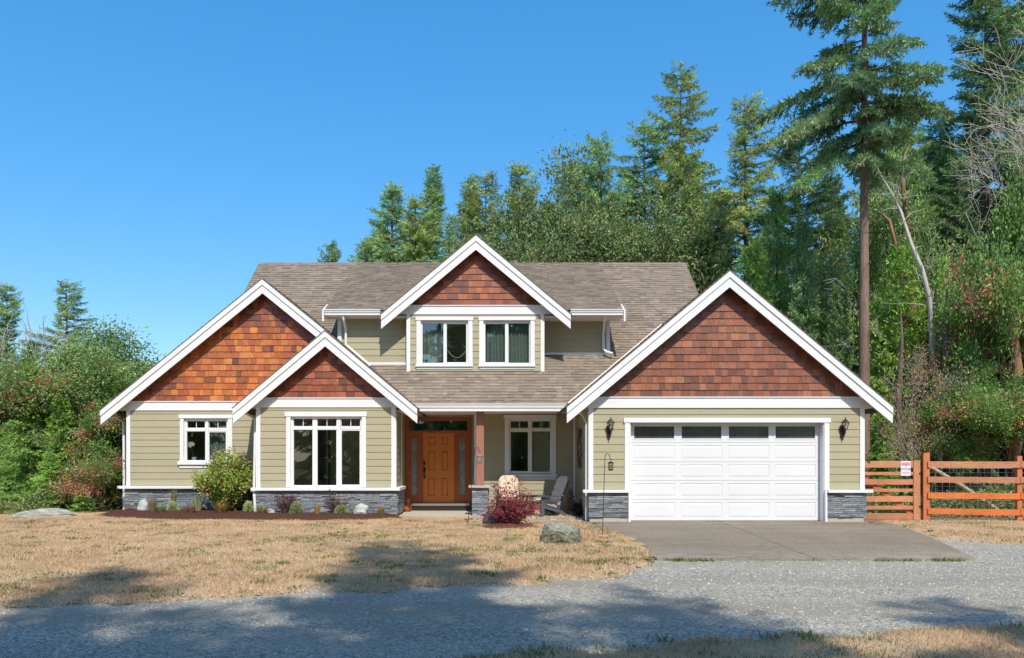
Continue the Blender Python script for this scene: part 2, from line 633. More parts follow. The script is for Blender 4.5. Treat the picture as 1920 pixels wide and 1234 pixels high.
def gravel_mat(name, base, cell, speck, bump, tracks=True):
    m, n, l, out = new_mat(name)
    p = n.new('ShaderNodeBsdfPrincipled')
    v = pos_node(n, l, (1, 1, 1))
    vo = n.new('ShaderNodeTexVoronoi')
    vo.inputs['Scale'].default_value = cell
    l.new(v, vo.inputs['Vector'])
    sp = n.new('ShaderNodeSeparateColor')
    l.new(vo.outputs['Color'], sp.inputs[0])
    f = remap(n, l, sp.outputs[0], 0, 1, 1 - speck, 1 + speck)
    c = scale_col(n, l, base, f)
    c = mixc(n, l, remap(n, l, sp.outputs[1], 0.8, 1, 0, 0.5), c, (0.30, 0.24, 0.17))
    big = remap(n, l, noise(n, l, pos_node(n, l, (0.5, 1.6, 1)), 0.7, 5, 0.65), 0.3, 0.7, 0.84, 1.14)
    c = scale_col(n, l, c, big)
    if tracks:
        d = remap(n, l, noise(n, l, pos_node(n, l, (0.35, 1.2, 1)), 0.8, 4, 0.6), 0.5, 0.68, 0, 0.55)
        c = mixc(n, l, d, c, (0.40, 0.345, 0.265))
        sx = n.new('ShaderNodeSeparateXYZ')           # two packed wheel tracks run along the road
        l.new(v, sx.inputs[0])
        wob = remap(n, l, noise(n, l, pos_node(n, l, (0.25, 0.25, 1)), 1.0, 2), 0.3, 0.7, -0.45, 0.45)
        for off in (8.55, 10.35):
            a = n.new('ShaderNodeMath'); a.operation = 'MULTIPLY_ADD'
            l.new(sx.outputs[0], a.inputs[0]); a.inputs[1].default_value = -0.055
            l.new(sx.outputs[1], a.inputs[2])
            b2 = n.new('ShaderNodeMath'); b2.operation = 'ADD'
            l.new(a.outputs[0], b2.inputs[0]); l.new(wob, b2.inputs[1])
            e = n.new('ShaderNodeMath'); e.operation = 'SUBTRACT'
            l.new(b2.outputs[0], e.inputs[0]); e.inputs[1].default_value = off
            ab = n.new('ShaderNodeMath'); ab.operation = 'ABSOLUTE'
            l.new(e.outputs[0], ab.inputs[0])
            t = remap(n, l, ab.outputs[0], 0.1, 0.6, 0.85, 0)
            brk = remap(n, l, noise(n, l, pos_node(n, l, (0.6, 1.5, 1)), 1.3, 4), 0.25, 0.5, 0.2, 1)
            mu = n.new('ShaderNodeMath'); mu.operation = 'MULTIPLY'
            l.new(t, mu.inputs[0]); l.new(brk, mu.inputs[1])
            c = mixc(n, l, mu.outputs[0], c, (0.31, 0.268, 0.205))
    else:
        st = remap(n, l, noise(n, l, pos_node(n, l, (1, 0.35, 1)), 0.9, 5, 0.7), 0.48, 0.68, 0, 0.4)
        c = mixc(n, l, st, c, (0.15, 0.125, 0.095))
        sx = n.new('ShaderNodeSeparateXYZ')
        l.new(v, sx.inputs[0])
        rust = remap(n, l, sx.outputs[1], 18.9, 20.25, 0, 0.75)
        rn = remap(n, l, noise(n, l, v, 1.6, 5, 0.7), 0.5, 0.66, 0, 1)
        mu = n.new('ShaderNodeMath'); mu.operation = 'MULTIPLY'
        l.new(rust, mu.inputs[0]); l.new(rn, mu.inputs[1])
        c = mixc(n, l, mu.outputs[0], c, (0.21, 0.105, 0.065))
        dust = remap(n, l, sx.outputs[1], 12.7, 14.2, 0.75, 0)
        dn = remap(n, l, noise(n, l, v, 3.0, 5, 0.75), 0.4, 0.62, 0, 1)
        mu = n.new('ShaderNodeMath'); mu.operation = 'MULTIPLY'
        l.new(dust, mu.inputs[0]); l.new(dn, mu.inputs[1])
        c = mixc(n, l, mu.outputs[0], c, (0.34, 0.32, 0.27))
    l.new(c, p.inputs['Base Color'])
    p.inputs['Roughness'].default_value = 0.9
    p.inputs['Specular IOR Level'].default_value = 0.25
    b = n.new('ShaderNodeBump')
    b.inputs['Strength'].default_value = 1
    b.inputs['Distance'].default_value = bump
    l.new(remap(n, l, vo.outputs['Distance'], 0, 0.7, 1, 0), b.inputs['Height'])
    l.new(b.outputs[0], p.inputs['Normal'])
    l.new(p.outputs[0], out.inputs['Surface'])
    return m


M['lawn'] = lawn_mat()
M['gravel'] = gravel_mat('grey_gravel', (0.36, 0.335, 0.275), 44, 0.55, 0.016)
M['aggregate'] = gravel_mat('aggregate_slab', (0.235, 0.195, 0.14), 75, 0.5, 0.004, False)
M['mulch'] = mat('bark_mulch', (0.085, 0.036, 0.024), 0.95, 0.5, 28, bump=0.03, bscale=35, spec=0.15)
M['red_mulch'] = mat('red_mulch', (0.13, 0.05, 0.032), 0.95, 0.5, 28, bump=0.03, bscale=35, spec=0.15)
M['forest_floor'] = mat('forest_floor', (0.11, 0.085, 0.05), 0.95, 0.4, 3, var2=0.3, scale2=0.3, bump=0.03, bscale=10, spec=0.1)

g = MB().add([(-400, -300, -0.09), (400, -300, -0.09), (400, 700, -0.09), (-400, 700, -0.09)], [(0, 1, 2, 3)])
props(g.build('ground', 'forest_floor'), kind='structure')
props(MB().add([(-60, 1, -0.03), (60, 1, -0.03), (60, 18.2, -0.03), (-60, 18.2, -0.03)], [(0, 1, 2, 3)]).build('gravel_road', 'gravel'), kind='structure')
sheet('lawn', -46, 3.2, 6.5, 24.5, 0.11, in_lawn, lawn_z, 'lawn')
sheet('grass_verge', -14, 14, 1.5, 10.5, 0.11, in_strip, strip_z, 'lawn')
sheet('dry_verge', 7.6, 30, 12, 22.5, 0.12, in_verge, verge_z, 'lawn')

# driveway: two poured slabs with an open joint between them
for xs in (((2.56, 12.72), (5.03, 12.68), (5.62, 20.27), (1.7, 20.27), (1.85, 18.6), (2.3, 17.6), (2.42, 15.5)),
           ((5.045, 12.68), (7.62, 12.72), (8.5, 15.4), (9.15, 17.5), (9.55, 19), (9.8, 20.62), (9.2, 20.62), (9.2, 20.27), (5.635, 20.27))):
    props(MB().prism([(a, b) for a, b in xs], lambda a, b, d: (a, b, d), 0.012, -0.06).build('driveway', 'aggregate'), kind='structure')

# mulch beds, a low mound each
def mound(name, outline, h, material, step=0.12):
    ox, oy = [p[0] for p in outline], [p[1] for p in outline]
    planes = []
    def inside(x, y):
        r = np.zeros(x.shape, bool)
        n = len(outline)
        j = n - 1
        for i in range(n):
            c = ((outline[i][1] > y) != (outline[j][1] > y)) & (x < (outline[j][0] - outline[i][0]) * (y - outline[i][1]) / (outline[j][1] - outline[i][1] + 1e-9) + outline[i][0])
            r ^= c
            j = i
        return r
    def zf(x, y):
        d = np.full(x.shape, 9.0)
        n = len(outline)
        for i in range(n):
            a, b = np.array(outline[i]), np.array(outline[(i + 1) % n])
            ab = b - a
            t = np.clip(((x - a[0]) * ab[0] + (y - a[1]) * ab[1]) / (ab @ ab), 0, 1)
            d = np.minimum(d, np.hypot(x - a[0] - ab[0] * t, y - a[1] - ab[1] * t))
        s = np.clip(d / 0.55, 0, 1)
        return -0.01 + h * s * (2 - s) + 0.035 * vnoise(x * 3, y * 3, 0.5) + 0.02 * vnoise(x, y, 0.09)
    return sheet(name, min(ox), max(ox), min(oy), max(oy), step, inside, zf, material)


mound('mulch_bed', [(-11.0, 22.0), (-9.8, 20.95), (-8, 20.35), (-5, 20.2), (-3.2, 20.2), (-2.35, 20.75), (-2.6, 21.6), (-6.3, 21.6), (-6.6, 23.2), (-10.8, 23.2)], 0.14, 'mulch', 0.07)
mound('mulch_patch', [(-0.38, 18.3), (-0.1, 17.95), (0.5, 17.85), (1.0, 18.1), (1.0, 18.6), (0.4, 18.9), (-0.3, 18.75)], 0.07, 'red_mulch', 0.06)
mb = MB().box(-2.62, 0.3, 21.2, 23.7, -0.05, 0.05)
props(mb.build('porch_slab', 'concrete'), kind='structure')
props(MB().box(-2.45, 0.1, 20.25, 21.19, -0.05, 0.022).build('front_path', 'concrete'), kind='structure')
props(MB().box(0.26, 2.32, 20.9, 23.0, -0.05, 0.02).build('patio', 'concrete'), kind='structure')

# ------------------------------------------------------------------ house
HOUSE = empty('house', (-0.5, 23.0, 0), 'sage green craftsman house with white trim, red cedar shingle gables and attached garage', 'house')
siding = Pieces('siding_board', 'siding_boards', 'siding', 300)
cedar = Pieces('cedar_shingle', 'cedar_shingles', 'cedar', 300)
roofing = Pieces('roof_shingle', 'roof_shingles', 'roofing', 300)
stones = Pieces('stone', 'stones', 'stone', 300)
SID = (0.37, 0.335, 0.215)


def jitcol(c, a, b=None):
    k = R.uniform(1 - a, 1 + a)
    return tuple(max(0, x * k * R.uniform(1 - (b or 0), 1 + (b or 0))) for x in c)


X3, Y3, Z3 = Vector((1, 0, 0)), Vector((0, 1, 0)), Vector((0, 0, 1))
FRONT = (X3, -Y3)


def side_boards(plane_o, frame, u0, u1, z0, z1, holes, parent, phase=None, h=0.016, zrest=None):
    """lap siding courses on a vertical wall: each board a wedge, thick edge down"""
    U, N = frame
    e = 0.187
    z = z0
    while z < z1 - 0.02:
        zt = min(z + e, z1)
        for a0, a1, b0, b1 in rect_minus(u0, u1, z, zt, holes):
            cuts = [a0]
            if a1 - a0 > 3.7: cuts.append(a0 + R.uniform(1.4, 3.4))
            cuts.append(a1)
            for q0, q1 in zip(cuts[:-1], cuts[1:]):
                poly = [(q0 + 0.001, b0), (q1 - 0.001, b0), (q1 - 0.001, b1), (q0 + 0.001, b1)]
                v, f = wedge(poly, plane_o, U, Z3, N, h, 0.003, z, z + e)
                siding.add(v, f, jitcol(SID, 0.035, 0.01), parent, photo_area(v[:4]))
        z += e


def wall_part(y, x0, x1, z0, z1, holes, back=0.12):
    mb = MB()
    for a0, a1, b0, b1 in rect_minus(x0, x1, z0, z1, holes):
        mb.box(a0, a1, y, y + back, b0, b1, SID)
    return mb.build('wall', 'siding', HOUSE)


def wbox(name, x0, x1, y0, y1, z0, z1, parent=None, material='white', bevel=0.0):
    return MB().box(x0, x1, y0, y1, z0, z1).build(name, material, parent or HOUSE, bevel=bevel)


def corner(x0, x1, y, z0, z1, parent, t=0.03):
    return wbox('corner_board', x0, x1, y - t, y - 0.0005, z0, z1, parent)


def gable_roof(y_front, y_wall, cx, apex, half, slope, y_back, wall_l, wall_r, fz0, fz1, ext_l=None, ext_r=None, halves=(1, 1), back_l=None, back_r=None):
    """two slopes with rake boards, soffit and frieze; returns the roof part"""
    mb, so = MB(), MB()
    backs = (back_l or y_back, back_r or y_back)
    fasc = []
    for k, s in enumerate((-1, 1)):
        if not halves[k]: continue
        h = half
        top = [(cx, apex - 0.015), (cx + s * h, apex - 0.015 - slope * h), (cx + s * h, apex - 0.115 - slope * h), (cx, apex - 0.115)]
        low = [(cx, apex - 0.116), (cx + s * (h - 0.03), apex - 0.116 - slope * (h - 0.03)), (cx + s * (h - 0.03), apex - 0.19 - slope * (h - 0.03)), (cx, apex - 0.19)]
        fn = lambda a, b, d: (a, d, b)
        mb.prism(top, fn, y_front + 0.05, backs[k])
        so.prism(low, fn, y_front + 0.05, y_wall + 0.3)
    roof = mb.build('roof', 'roof_deck', HOUSE)
    so.build('soffit', 'soffit', roof)
    for k, s in enumerate((-1, 1)):
        if not halves[k]: continue
        he = half if (k == 0 or ext_r is None) else ext_r
        fn = lambda a, b, d: (a, d, b)
        for (t0, t1, ya, yb) in ((0.015, 0.175, y_front - 0.028, y_front + 0.012), (0.16, 0.415, y_front, y_front + 0.045)):
            poly = [(cx, apex - t0), (cx + s * he, apex - t0 - slope * he), (cx + s * he, apex - t1 - slope * he), (cx, apex - t1)]
            MB().prism(poly, fn, ya, yb).build('rake_board', 'white', roof)
        # drip edge
        poly = [(cx, apex + 0.006), (cx + s * (he + 0.01), apex + 0.006 - slope * (he + 0.01)), (cx + s * (he + 0.01), apex - 0.014 - slope * (he + 0.01)), (cx, apex - 0.014)]
        MB().prism(poly, fn, y_front - 0.04, y_front + 0.05).build('drip_edge', 'roof_deck', roof)
    # frieze: closes the eave boxes too
    planes = [(slope, 1, apex - 0.2 + slope * cx), (-slope, 1, apex - 0.2 - slope * cx)]
    xr = cx + (half if ext_r is None else ext_r) - 0.04
    poly = clip_poly([(cx - half + 0.04, fz0), (xr, fz0), (xr, fz1), (cx - half + 0.04, fz1)], planes)
    MB().prism(poly, lambda a, b, d: (a, d, b), y_wall - 0.036, y_wall - 0.001).build('frieze_board', 'white', HOUSE)
    wbox('frieze_cap', max(cx - half + 0.25, wall_l - 0.3), min(xr - 0.2, wall_r + 0.3), y_wall - 0.06, y_wall - 0.037, fz1 + 0.001, fz1 + 0.026, HOUSE)
    for xa, xb in ((cx - half + 0.05, wall_l - 0.001), (wall_r + 0.001, xr)):
        if xb - xa > 0.05:
            wbox('eave_soffit', xa, xb, y_wall + 0.001, y_wall + 3.0, fz0 + 0.02, fz0 + 0.045, roof, 'soffit_white')
    return roof


def roof_seen(p):          # the big roof's surface stands above the bay's and the garage's roofs here
    for g in (GA, BA):
        if abs(p.x - g['cx']) < g['half'] + 0.05 and p.z < g['apex'] - g['slope'] * abs(p.x - g['cx']) + 0.05: return False
    return True


def slope_shingles(O, U, V, N, u0, u1, v1, parent, planes=(), rank=True):
    e = 0.143
    v = -0.03
    while v < v1:
        u = u0 - R.uniform(0, 0.25)
        while u < u1:
            w = R.choice((0.13, 0.17, 0.2, 0.24, 0.29, 0.34))
            a0, a1 = max(u, u0), min(u + w, u1)
            u += w
            if a1 - a0 < 0.02: continue
            dv = R.uniform(-0.008, 0.008)
            poly = [(a0 + 0.0015, v + dv), (a1 - 0.0015, v + dv), (a1 - 0.0015, min(v + e + 0.01, v1)), (a0 + 0.0015, min(v + e + 0.01, v1))]
            poly = clip_poly(poly, planes)
            if len(poly) < 3: continue
            lam = R.random()
            h = 0.012 + (0.008 if lam > 0.55 else 0)
            vv, ff = wedge(poly, O, U, V, N, h + 0.003, 0.002, v, v + e)
            base = R.choice(((0.24, 0.195, 0.150), (0.22, 0.178, 0.138), (0.262, 0.217, 0.168), (0.20, 0.163, 0.128), (0.25, 0.20, 0.148), (0.23, 0.186, 0.14)))
            roofing.add(vv, ff, jitcol(base, 0.09), parent, photo_area(vv[:len(poly)]) if rank and roof_seen(vv[0]) else 0)
        v += e


def gable_shingle_slopes(roof, y_front, cx, apex, half, slope, back_l, back_r, halves=(1, 1), half_r=None):
    th = math.atan(slope)
    for k, s in enumerate((-1, 1)):
        if not halves[k]: continue
        h = half if (k == 0 or half_r is None) else half_r
        O = Vector((cx + s * h, y_front - 0.03, apex - slope * h))
        V = Vector((-s * math.cos(th), 0, math.sin(th)))
        N = Vector((s * math.sin(th), 0, math.cos(th)))
        slope_shingles(O, Y3, V, N, 0, (back_l, back_r)[k] - y_front, h / math.cos(th), roof, rank=False)


def cedar_gable(y, cx, apex, slope, z0, palette, tri_l, tri_r, tone=None, e=0.179):
    """backing triangle and rows of cut shingles under the rake"""
    planes = [(slope, 1, apex - 0.185 + slope * cx), (-slope, 1, apex - 0.185 - slope * cx), (0, -1, -z0)]
    tri = clip_poly([(tri_l, z0), (tri_r, z0), (tri_r, apex), (tri_l, apex)], planes)
    gable = MB().prism(tri, lambda a, b, d: (a, d, b), y, y + 0.1).build('gable', 'roof_deck', HOUSE)
    z = z0
    O = Vector((0, y, 0))
    while z < apex - 0.2:
        half = (apex - 0.185 - z) / slope
        x = max(tri_l, cx - half) - R.uniform(0, 0.15)
        while x < min(tri_r, cx + half):
            w = R.uniform(0.09, 0.27)
            dz = R.uniform(-0.004, 0.004)
            poly = clip_poly([(x + 0.002, z + dz), (x + w - 0.002, z + dz), (x + w - 0.002, z + e), (x + 0.002, z + e)], planes + [(1, 0, tri_r), (-1, 0, -tri_l)])
            if len(poly) > 2:
                vv, ff = wedge(poly, O, X3, Z3, -Y3, 0.024 + R.uniform(-0.003, 0.005), 0.006, z, z + e)
                c = tone(x + w / 2, z) if tone else R.choice(palette)
                q = (CX + (x + w / 2) * F / y, HY - (z + e / 2 - CAMZ) * F / y)
                hid = y > 22.9 and q[1] > 612 + 0.84 * abs(q[0] - 609.5)      # behind the bay's roof
                cedar.add(vv, ff, jitcol(c, 0.2, 0.05), gable, 0 if hid else photo_area(vv[:len(poly)]))
            x += w
        z += e
    return gable


def window(y, opening, panes, header, jambs, sill, apron, thick=(), muntins=(), depth=0.05):
    """opening and every pane: (x0, x1, ytop, ybottom) in photo pixels at depth y; parts sit round the opening"""
    P = lambda r: (PX(r[0], y), PX(r[1], y), PZ(r[3], y), PZ(r[2], y))
    ox0, ox1, oz0, oz1 = P(opening)
    pr = [P(p) for p in panes]
    fr = MB()
    for a0, a1, b0, b1 in rect_minus(ox0, ox1, oz0, oz1, pr): fr.box(a0, a1, y + depth - 0.02, y + depth + 0.06, b0, b1)
    w = fr.build('window', 'white_vinyl', HOUSE)
    for i, (a0, a1, b0, b1) in enumerate(pr):
        t = 0.03 if i in thick else 0.014
        sb = MB()
        for r in rect_minus(a0 - 0.0, a1 + 0.0, b0 - 0.0, b1 + 0.0, [(a0 + t, a1 - t, b0 + t, b1 - t)]):
            sb.box(r[0], r[1], y + depth + (-0.012 if i in thick else 0.0), y + depth + 0.05, r[2], r[3])
        sb.build('sash', 'white_vinyl', w)
        MB().box(a0 + t * 0.8, a1 - t * 0.8, y + depth + 0.022, y + depth + 0.028, b0 + t * 0.8, b1 - t * 0.8).build('pane', 'glass', w)
    for i in muntins:
        a0, a1, b0, b1 = pr[i]
        xm = (a0 + a1) / 2
        MB().box(xm - 0.009, xm + 0.009, y + depth + 0.012, y + depth + 0.021, b0, b1).build('muntin', 'white_vinyl', w)
    hx0, hx1, hz0, hz1 = P(header)
    MB().box(hx0, hx1, y - 0.05, y + depth - 0.021, hz0, hz1).build('head_casing', 'white', w, bevel=0.004)
    for j in jambs:
        a0, a1, b0, b1 = P(j)
        MB().box(a0, a1, y - 0.036, y + depth - 0.021, b0, b1).build('side_casing', 'white', w, bevel=0.003)
    if sill:
        a0, a1, b0, b1 = P(sill)
        MB().box(a0, a1, y - 0.075, y + depth - 0.021, b0, b1).build('sill', 'white', w, bevel=0.006)
    if apron:
        a0, a1, b0, b1 = P(apron)
        MB().box(a0, a1, y - 0.034, y - 0.001, b0, b1).build('apron', 'white', w)
    return w, (ox0, ox1, oz0, oz1)


def room(x0, x1, y0, y1, z0, z1, material='room'):
    v = [(x0, y0, z0), (x1, y0, z0), (x1, y1, z0), (x0, y1, z0), (x0, y0, z1), (x1, y0, z1), (x1, y1, z1), (x0, y1, z1)]
    r = MB().add(v, [(4, 7, 6, 5), (1, 5, 6, 2), (2, 6, 7, 3), (3, 7, 4, 0)]).build('room', material, HOUSE)
    MB().box(x0, x1, y0, y1, z0 - 0.05, z0).build('room_floor', 'room_floor', r)
    return r


def stone_veneer(O, U, N, length, z0, z1, parent_name='stone_base', back=0.05):
    """ledgestone strips on a dark backing"""
    bk = MB()
    A = Vector(O)
    pts = [A + U * 0.0 - N * 0.0, A + U * length, A + U * length - N * back, A - N * back]
    bk.add([tuple(p + Z3 * z0) for p in pts] + [tuple(p + Z3 * z1) for p in pts],
           [(0, 1, 2, 3), (4, 5, 6, 7), (0, 1, 5, 4), (1, 2, 6, 5), (2, 3, 7, 6), (3, 0, 4, 7)])
    base = bk.build(parent_name, 'mortar', HOUSE)
    z = z0
    while z < z1 - 0.012:
        hh = min(R.uniform(0.028, 0.062), z1 - z)
        u = 0
        while u < length - 0.005:
            w = min(R.uniform(0.12, 0.46), length - u)
            if length - u - w < 0.06: w = length - u
            d = R.uniform(0.012, 0.036)
            q = [(u + 0.003, z + 0.003), (u + w - 0.003, z + 0.003 + R.uniform(0, 0.006)), (u + w - 0.003, z + hh - 0.002), (u + 0.003, z + hh - 0.002 - R.uniform(0, 0.008))]
            top, bot = [], []
            for a, b in q:
                p = A + U * a + Z3 * b
                top.append(p + N * (d + R.uniform(-0.007, 0.007)))
                bot.append(p)
            ff = [(0, 1, 2, 3)] + [(i, i + 4, (i + 1) % 4 + 4, (i + 1) % 4) for i in range(4)]
            c = R.choice(((0.225, 0.25, 0.275), (0.18, 0.205, 0.23), (0.265, 0.285, 0.30), (0.15, 0.17, 0.195), (0.245, 0.26, 0.265), (0.30, 0.30, 0.29), (0.205, 0.23, 0.255)))
            stones.add(top + bot, ff, jitcol(c, 0.18, 0.03), base, photo_area(top))
            u += w
        z += hh
    return base


def gutter(x0, x1, y, z0, z1, parent=None):
    h = z1 - z0
    prof = [(0, z1), (-0.02, z1), (-0.02, z1 - 0.022), (-0.005, z1 - 0.03), (0.01, z0 + 0.45 * h), (0.03, z0 + 0.3 * h), (0.03, z0), (0.13, z0), (0.13, z1 - 0.01), (0.12, z1 - 0.01), (0.12, z0 + 0.02), (0.05, z0 + 0.02)]
    return MB().prism(prof, lambda a, b, d: (d, y + a, b), x0, x1).build('gutter', 'white', parent or HOUSE)


def downspout(pts, parent=None, r=0.038, material='white'):
    return MB().tube(pts, r, 6).build('downspout', material, parent or HOUSE)


# --- plane of the big roof
RS = 0.826
RT = math.atan(RS)
EAVE_Y, EAVE_Z, RIDGE_Y = 21.5, 3.06, 28.0
RIDGE_Z = EAVE_Z + RS * (RIDGE_Y - EAVE_Y)
RX0, RX1 = PX(487, 28), PX(1285, 28)
GAR_L, GAR_R = PX(1105, 20), PX(1619, 20)
BAY_L, BAY_R = PX(482, 21.4), PX(741, 21.4)
LEFT_X = PX(237.6, 23)
DOR_L, DOR_R = PX(763, 22.7), PX(1020, 22.7)
FL_L, FL_R = PX(634, 23), PX(1143, 23.4)
SH_Y, SH_Z = 22.6, PZ(581, 22.6)
SH_S = (RIDGE_Z - SH_Z) / (RIDGE_Y - SH_Y)
DOOR_Y = 23.7
NICHE_R = PX(889, 23)


GA = dict(cx=PX(1368.4, 19.7), apex=PZ(506.7, 19.7), half=4.012, slope=0.835)
BA = dict(cx=PX(609.5, 21.1), apex=PZ(619.7, 21.1), half=2.43, slope=0.838)
LA = dict(cx=PX(491.9, 22.7), apex=PZ(522.4, 22.7), half=4.592, slope=0.812)
DA = dict(cx=PX(892.3, 22.4), apex=PZ(440.2, 22.4), half=2.655, slope=0.835)



def main_slab(x0, x1, y0, y1):
    za, zb = EAVE_Z + RS * (y0 - EAVE_Y), EAVE_Z + RS * (y1 - EAVE_Y)
    poly = [(y0, za - 0.012), (y1, zb - 0.012), (y1, zb - 0.14), (y0, za - 0.14)]
    r = MB().prism(poly, lambda a, b, d: (d, a, b), x0, x1).build('roof', 'roof_deck', HOUSE)
    O = Vector((0, y0, za))
    slope_shingles(O, X3, Vector((0, math.cos(RT), math.sin(RT))), Vector((0, -math.sin(RT), math.cos(RT))), x0, x1, (y1 - y0) / math.cos(RT), r)
    return r


porch_roof = main_slab(-4.4, 5.6, EAVE_Y, 22.69)
main_slab(-4.4, DOR_L, 22.69, 22.99)
main_slab(DOR_R, 5.9, 22.69, 23.39)
right_roof = main_slab(FL_R, RX1, 23.39, RIDGE_Y)
left_roof = main_slab(RX0, FL_L, 23.13, RIDGE_Y)
# back slope, rake boards of the big roof
poly = [(RIDGE_Y, RIDGE_Z - 0.012), (34.5, EAVE_Z - 0.012), (34.5, EAVE_Z - 0.14), (RIDGE_Y, RIDGE_Z - 0.14)]
back_roof = MB().prism(poly, lambda a, b, d: (d, a, b), RX0, RX1).build('roof', 'roof_deck', HOUSE)
rc = MB()
for i in range(52):
    a = RX0 + (RX1 - RX0) * i / 52
    b = a + (RX1 - RX0) / 52 + 0.02
    rc.add([(a, RIDGE_Y - 0.14, RIDGE_Z - 0.095), (b, RIDGE_Y - 0.14, RIDGE_Z - 0.105), (b, RIDGE_Y, RIDGE_Z + 0.012), (a, RIDGE_Y, RIDGE_Z + 0.024), (b, RIDGE_Y + 0.14, RIDGE_Z - 0.105), (a, RIDGE_Y + 0.14, RIDGE_Z - 0.095)],
           [(0, 1, 2, 3), (3, 2, 4, 5)], jitcol((0.215, 0.18, 0.145), 0.15))
props(rc.build('ridge_cap', 'roofing', back_roof))
for x, s in ((RX0, -1), (RX1, 1)):
    y0 = 24.3
    pl = [(y0, EAVE_Z + RS * (y0 - EAVE_Y) - 0.02), (RIDGE_Y, RIDGE_Z - 0.02), (RIDGE_Y, RIDGE_Z - 0.3), (y0, EAVE_Z + RS * (y0 - EAVE_Y) - 0.3)]
    MB().prism(pl, lambda a, b, d: (d, a, b), x + s * 0.001, x + s * 0.035).build('rake_board', 'roof_deck', back_roof)
# shed dormer roof
SHX0, SHX1 = PX(608, 22.6), PX(1169, 22.6)
pl = [(SH_Y, SH_Z - 0.012), (RIDGE_Y + 0.02, RIDGE_Z + 0.01), (RIDGE_Y + 0.02, RIDGE_Z - 0.11), (SH_Y, SH_Z - 0.13)]
shed_roof = MB().prism(pl, lambda a, b, d: (d, a, b), SHX0, DOR_L - 0.35).prism(pl, lambda a, b, d: (d, a, b), DOR_R + 0.35, SHX1).build('roof', 'roof_deck', HOUSE)
yc_ = 22.95
zc_ = SH_Z + SH_S * (yc_ - SH_Y)
pl = [(yc_, zc_ - 0.012), (RIDGE_Y + 0.02, RIDGE_Z + 0.01), (RIDGE_Y + 0.02, RIDGE_Z - 0.11), (yc_, zc_ - 0.13)]
MB().prism(pl, lambda a, b, d: (d, a, b), DOR_L - 0.349, DOR_R + 0.349).build('roof', 'roof_deck', HOUSE)
st = math.atan(SH_S)
for xa_, xb_, y_ in ((SHX0, DOR_L - 0.35, SH_Y), (DOR_L - 0.35, DOR_R + 0.35, yc_), (DOR_R + 0.35, SHX1, SH_Y)):
    slope_shingles(Vector((0, y_, SH_Z + SH_S * (y_ - SH_Y))), X3, Vector((0, math.cos(st), math.sin(st))), Vector((0, -math.sin(st), math.cos(st))), xa_, xb_, (RIDGE_Y - y_) / math.cos(st), shed_roof)
for x, s in ((SHX0, -1), (SHX1, 1)):
    at = lambda y, dz: (y, SH_Z + SH_S * (y - SH_Y) + dz)
    MB().prism([(SH_Y - 0.05, SH_Z - 0.02), at(23.2, -0.02), at(23.2, -0.24), (SH_Y - 0.05, SH_Z - 0.33)], lambda a, b, d: (d, a, b), x + s * 0.001, x + s * 0.05).build('rake_board', 'white', shed_roof)
    MB().prism([at(23.201, -0.02), at(RIDGE_Y, -0.02), at(RIDGE_Y, -0.2), at(23.201, -0.2)], lambda a, b, d: (d, a, b), x + s * 0.001, x + s * 0.02).build('drip_edge', 'roof_deck', shed_roof)
gutter(SHX0 + 0.02, PX(713, 22.5), SH_Y - 0.1, SH_Z - 0.16, SH_Z, shed_roof)
gutter(PX(1070, 22.5), SHX1 - 0.02, SH_Y - 0.1, SH_Z - 0.16, SH_Z, shed_roof)
wbox('eave_soffit', SHX0, DOR_L - 0.03, SH_Y + 0.03, 23.0, SH_Z - 0.19, SH_Z - 0.165, shed_roof, 'soffit_white')
wbox('eave_soffit', DOR_R + 0.03, SHX1, SH_Y + 0.03, 23.4, SH_Z - 0.19, SH_Z - 0.165, shed_roof, 'soffit_white')
# porch gutter, ceiling and beam
gutter(PX(771, 21.4), PX(1062, 21.4), EAVE_Y - 0.12, PZ(771, 21.4), PZ(757, 21.4), porch_roof)
MB().box(BAY_R + 0.02, GAR_L - 0.02, EAVE_Y + 0.04, 23.7, 2.87, 2.9).build('porch_ceiling', 'soffit_white', porch_roof)

# --- gable roofs

gr = gable_roof(19.7, 20.0, GA['cx'], GA['apex'], GA['half'], GA['slope'], 25.6, GAR_L, GAR_R, PZ(765, 20), PZ(746, 20), back_r=27.5)
gable_shingle_slopes(gr, 19.7, GA['cx'], GA['apex'], GA['half'], GA['slope'], 25.4, 27.4)
br = gable_roof(21.1, 21.4, BA['cx'], BA['apex'], BA['half'], BA['slope'], 24.0, BAY_L, BAY_R, PZ(764, 21.4), PZ(747.5, 21.4), back_r=26.3)
gable_shingle_slopes(br, 21.1, BA['cx'], BA['apex'], BA['half'], BA['slope'], 23.0, 26.2)
lr = gable_roof(22.7, 23.0, LA['cx'], LA['apex'], LA['half'], LA['slope'], 26.3, LEFT_X, BAY_R, PZ(769.8, 23), PZ(754, 23), ext_r=BA['cx'] - LA['cx'] + 0.02, back_l=30)
gable_shingle_slopes(lr, 22.7, LA['cx'], LA['apex'], LA['half'], LA['slope'], 27, 26.2, half_r=BA['cx'] - LA['cx'] + 0.1)
dr = gable_roof(22.4, 22.7, DA['cx'], DA['apex'], DA['half'], DA['slope'], 27.0, DOR_L, DOR_R, PZ(589.8, 22.7), PZ(574.3, 22.7))
gable_shingle_slopes(dr, 22.4, DA['cx'], DA['apex'], DA['half'], DA['slope'], 26.9, 26.9)

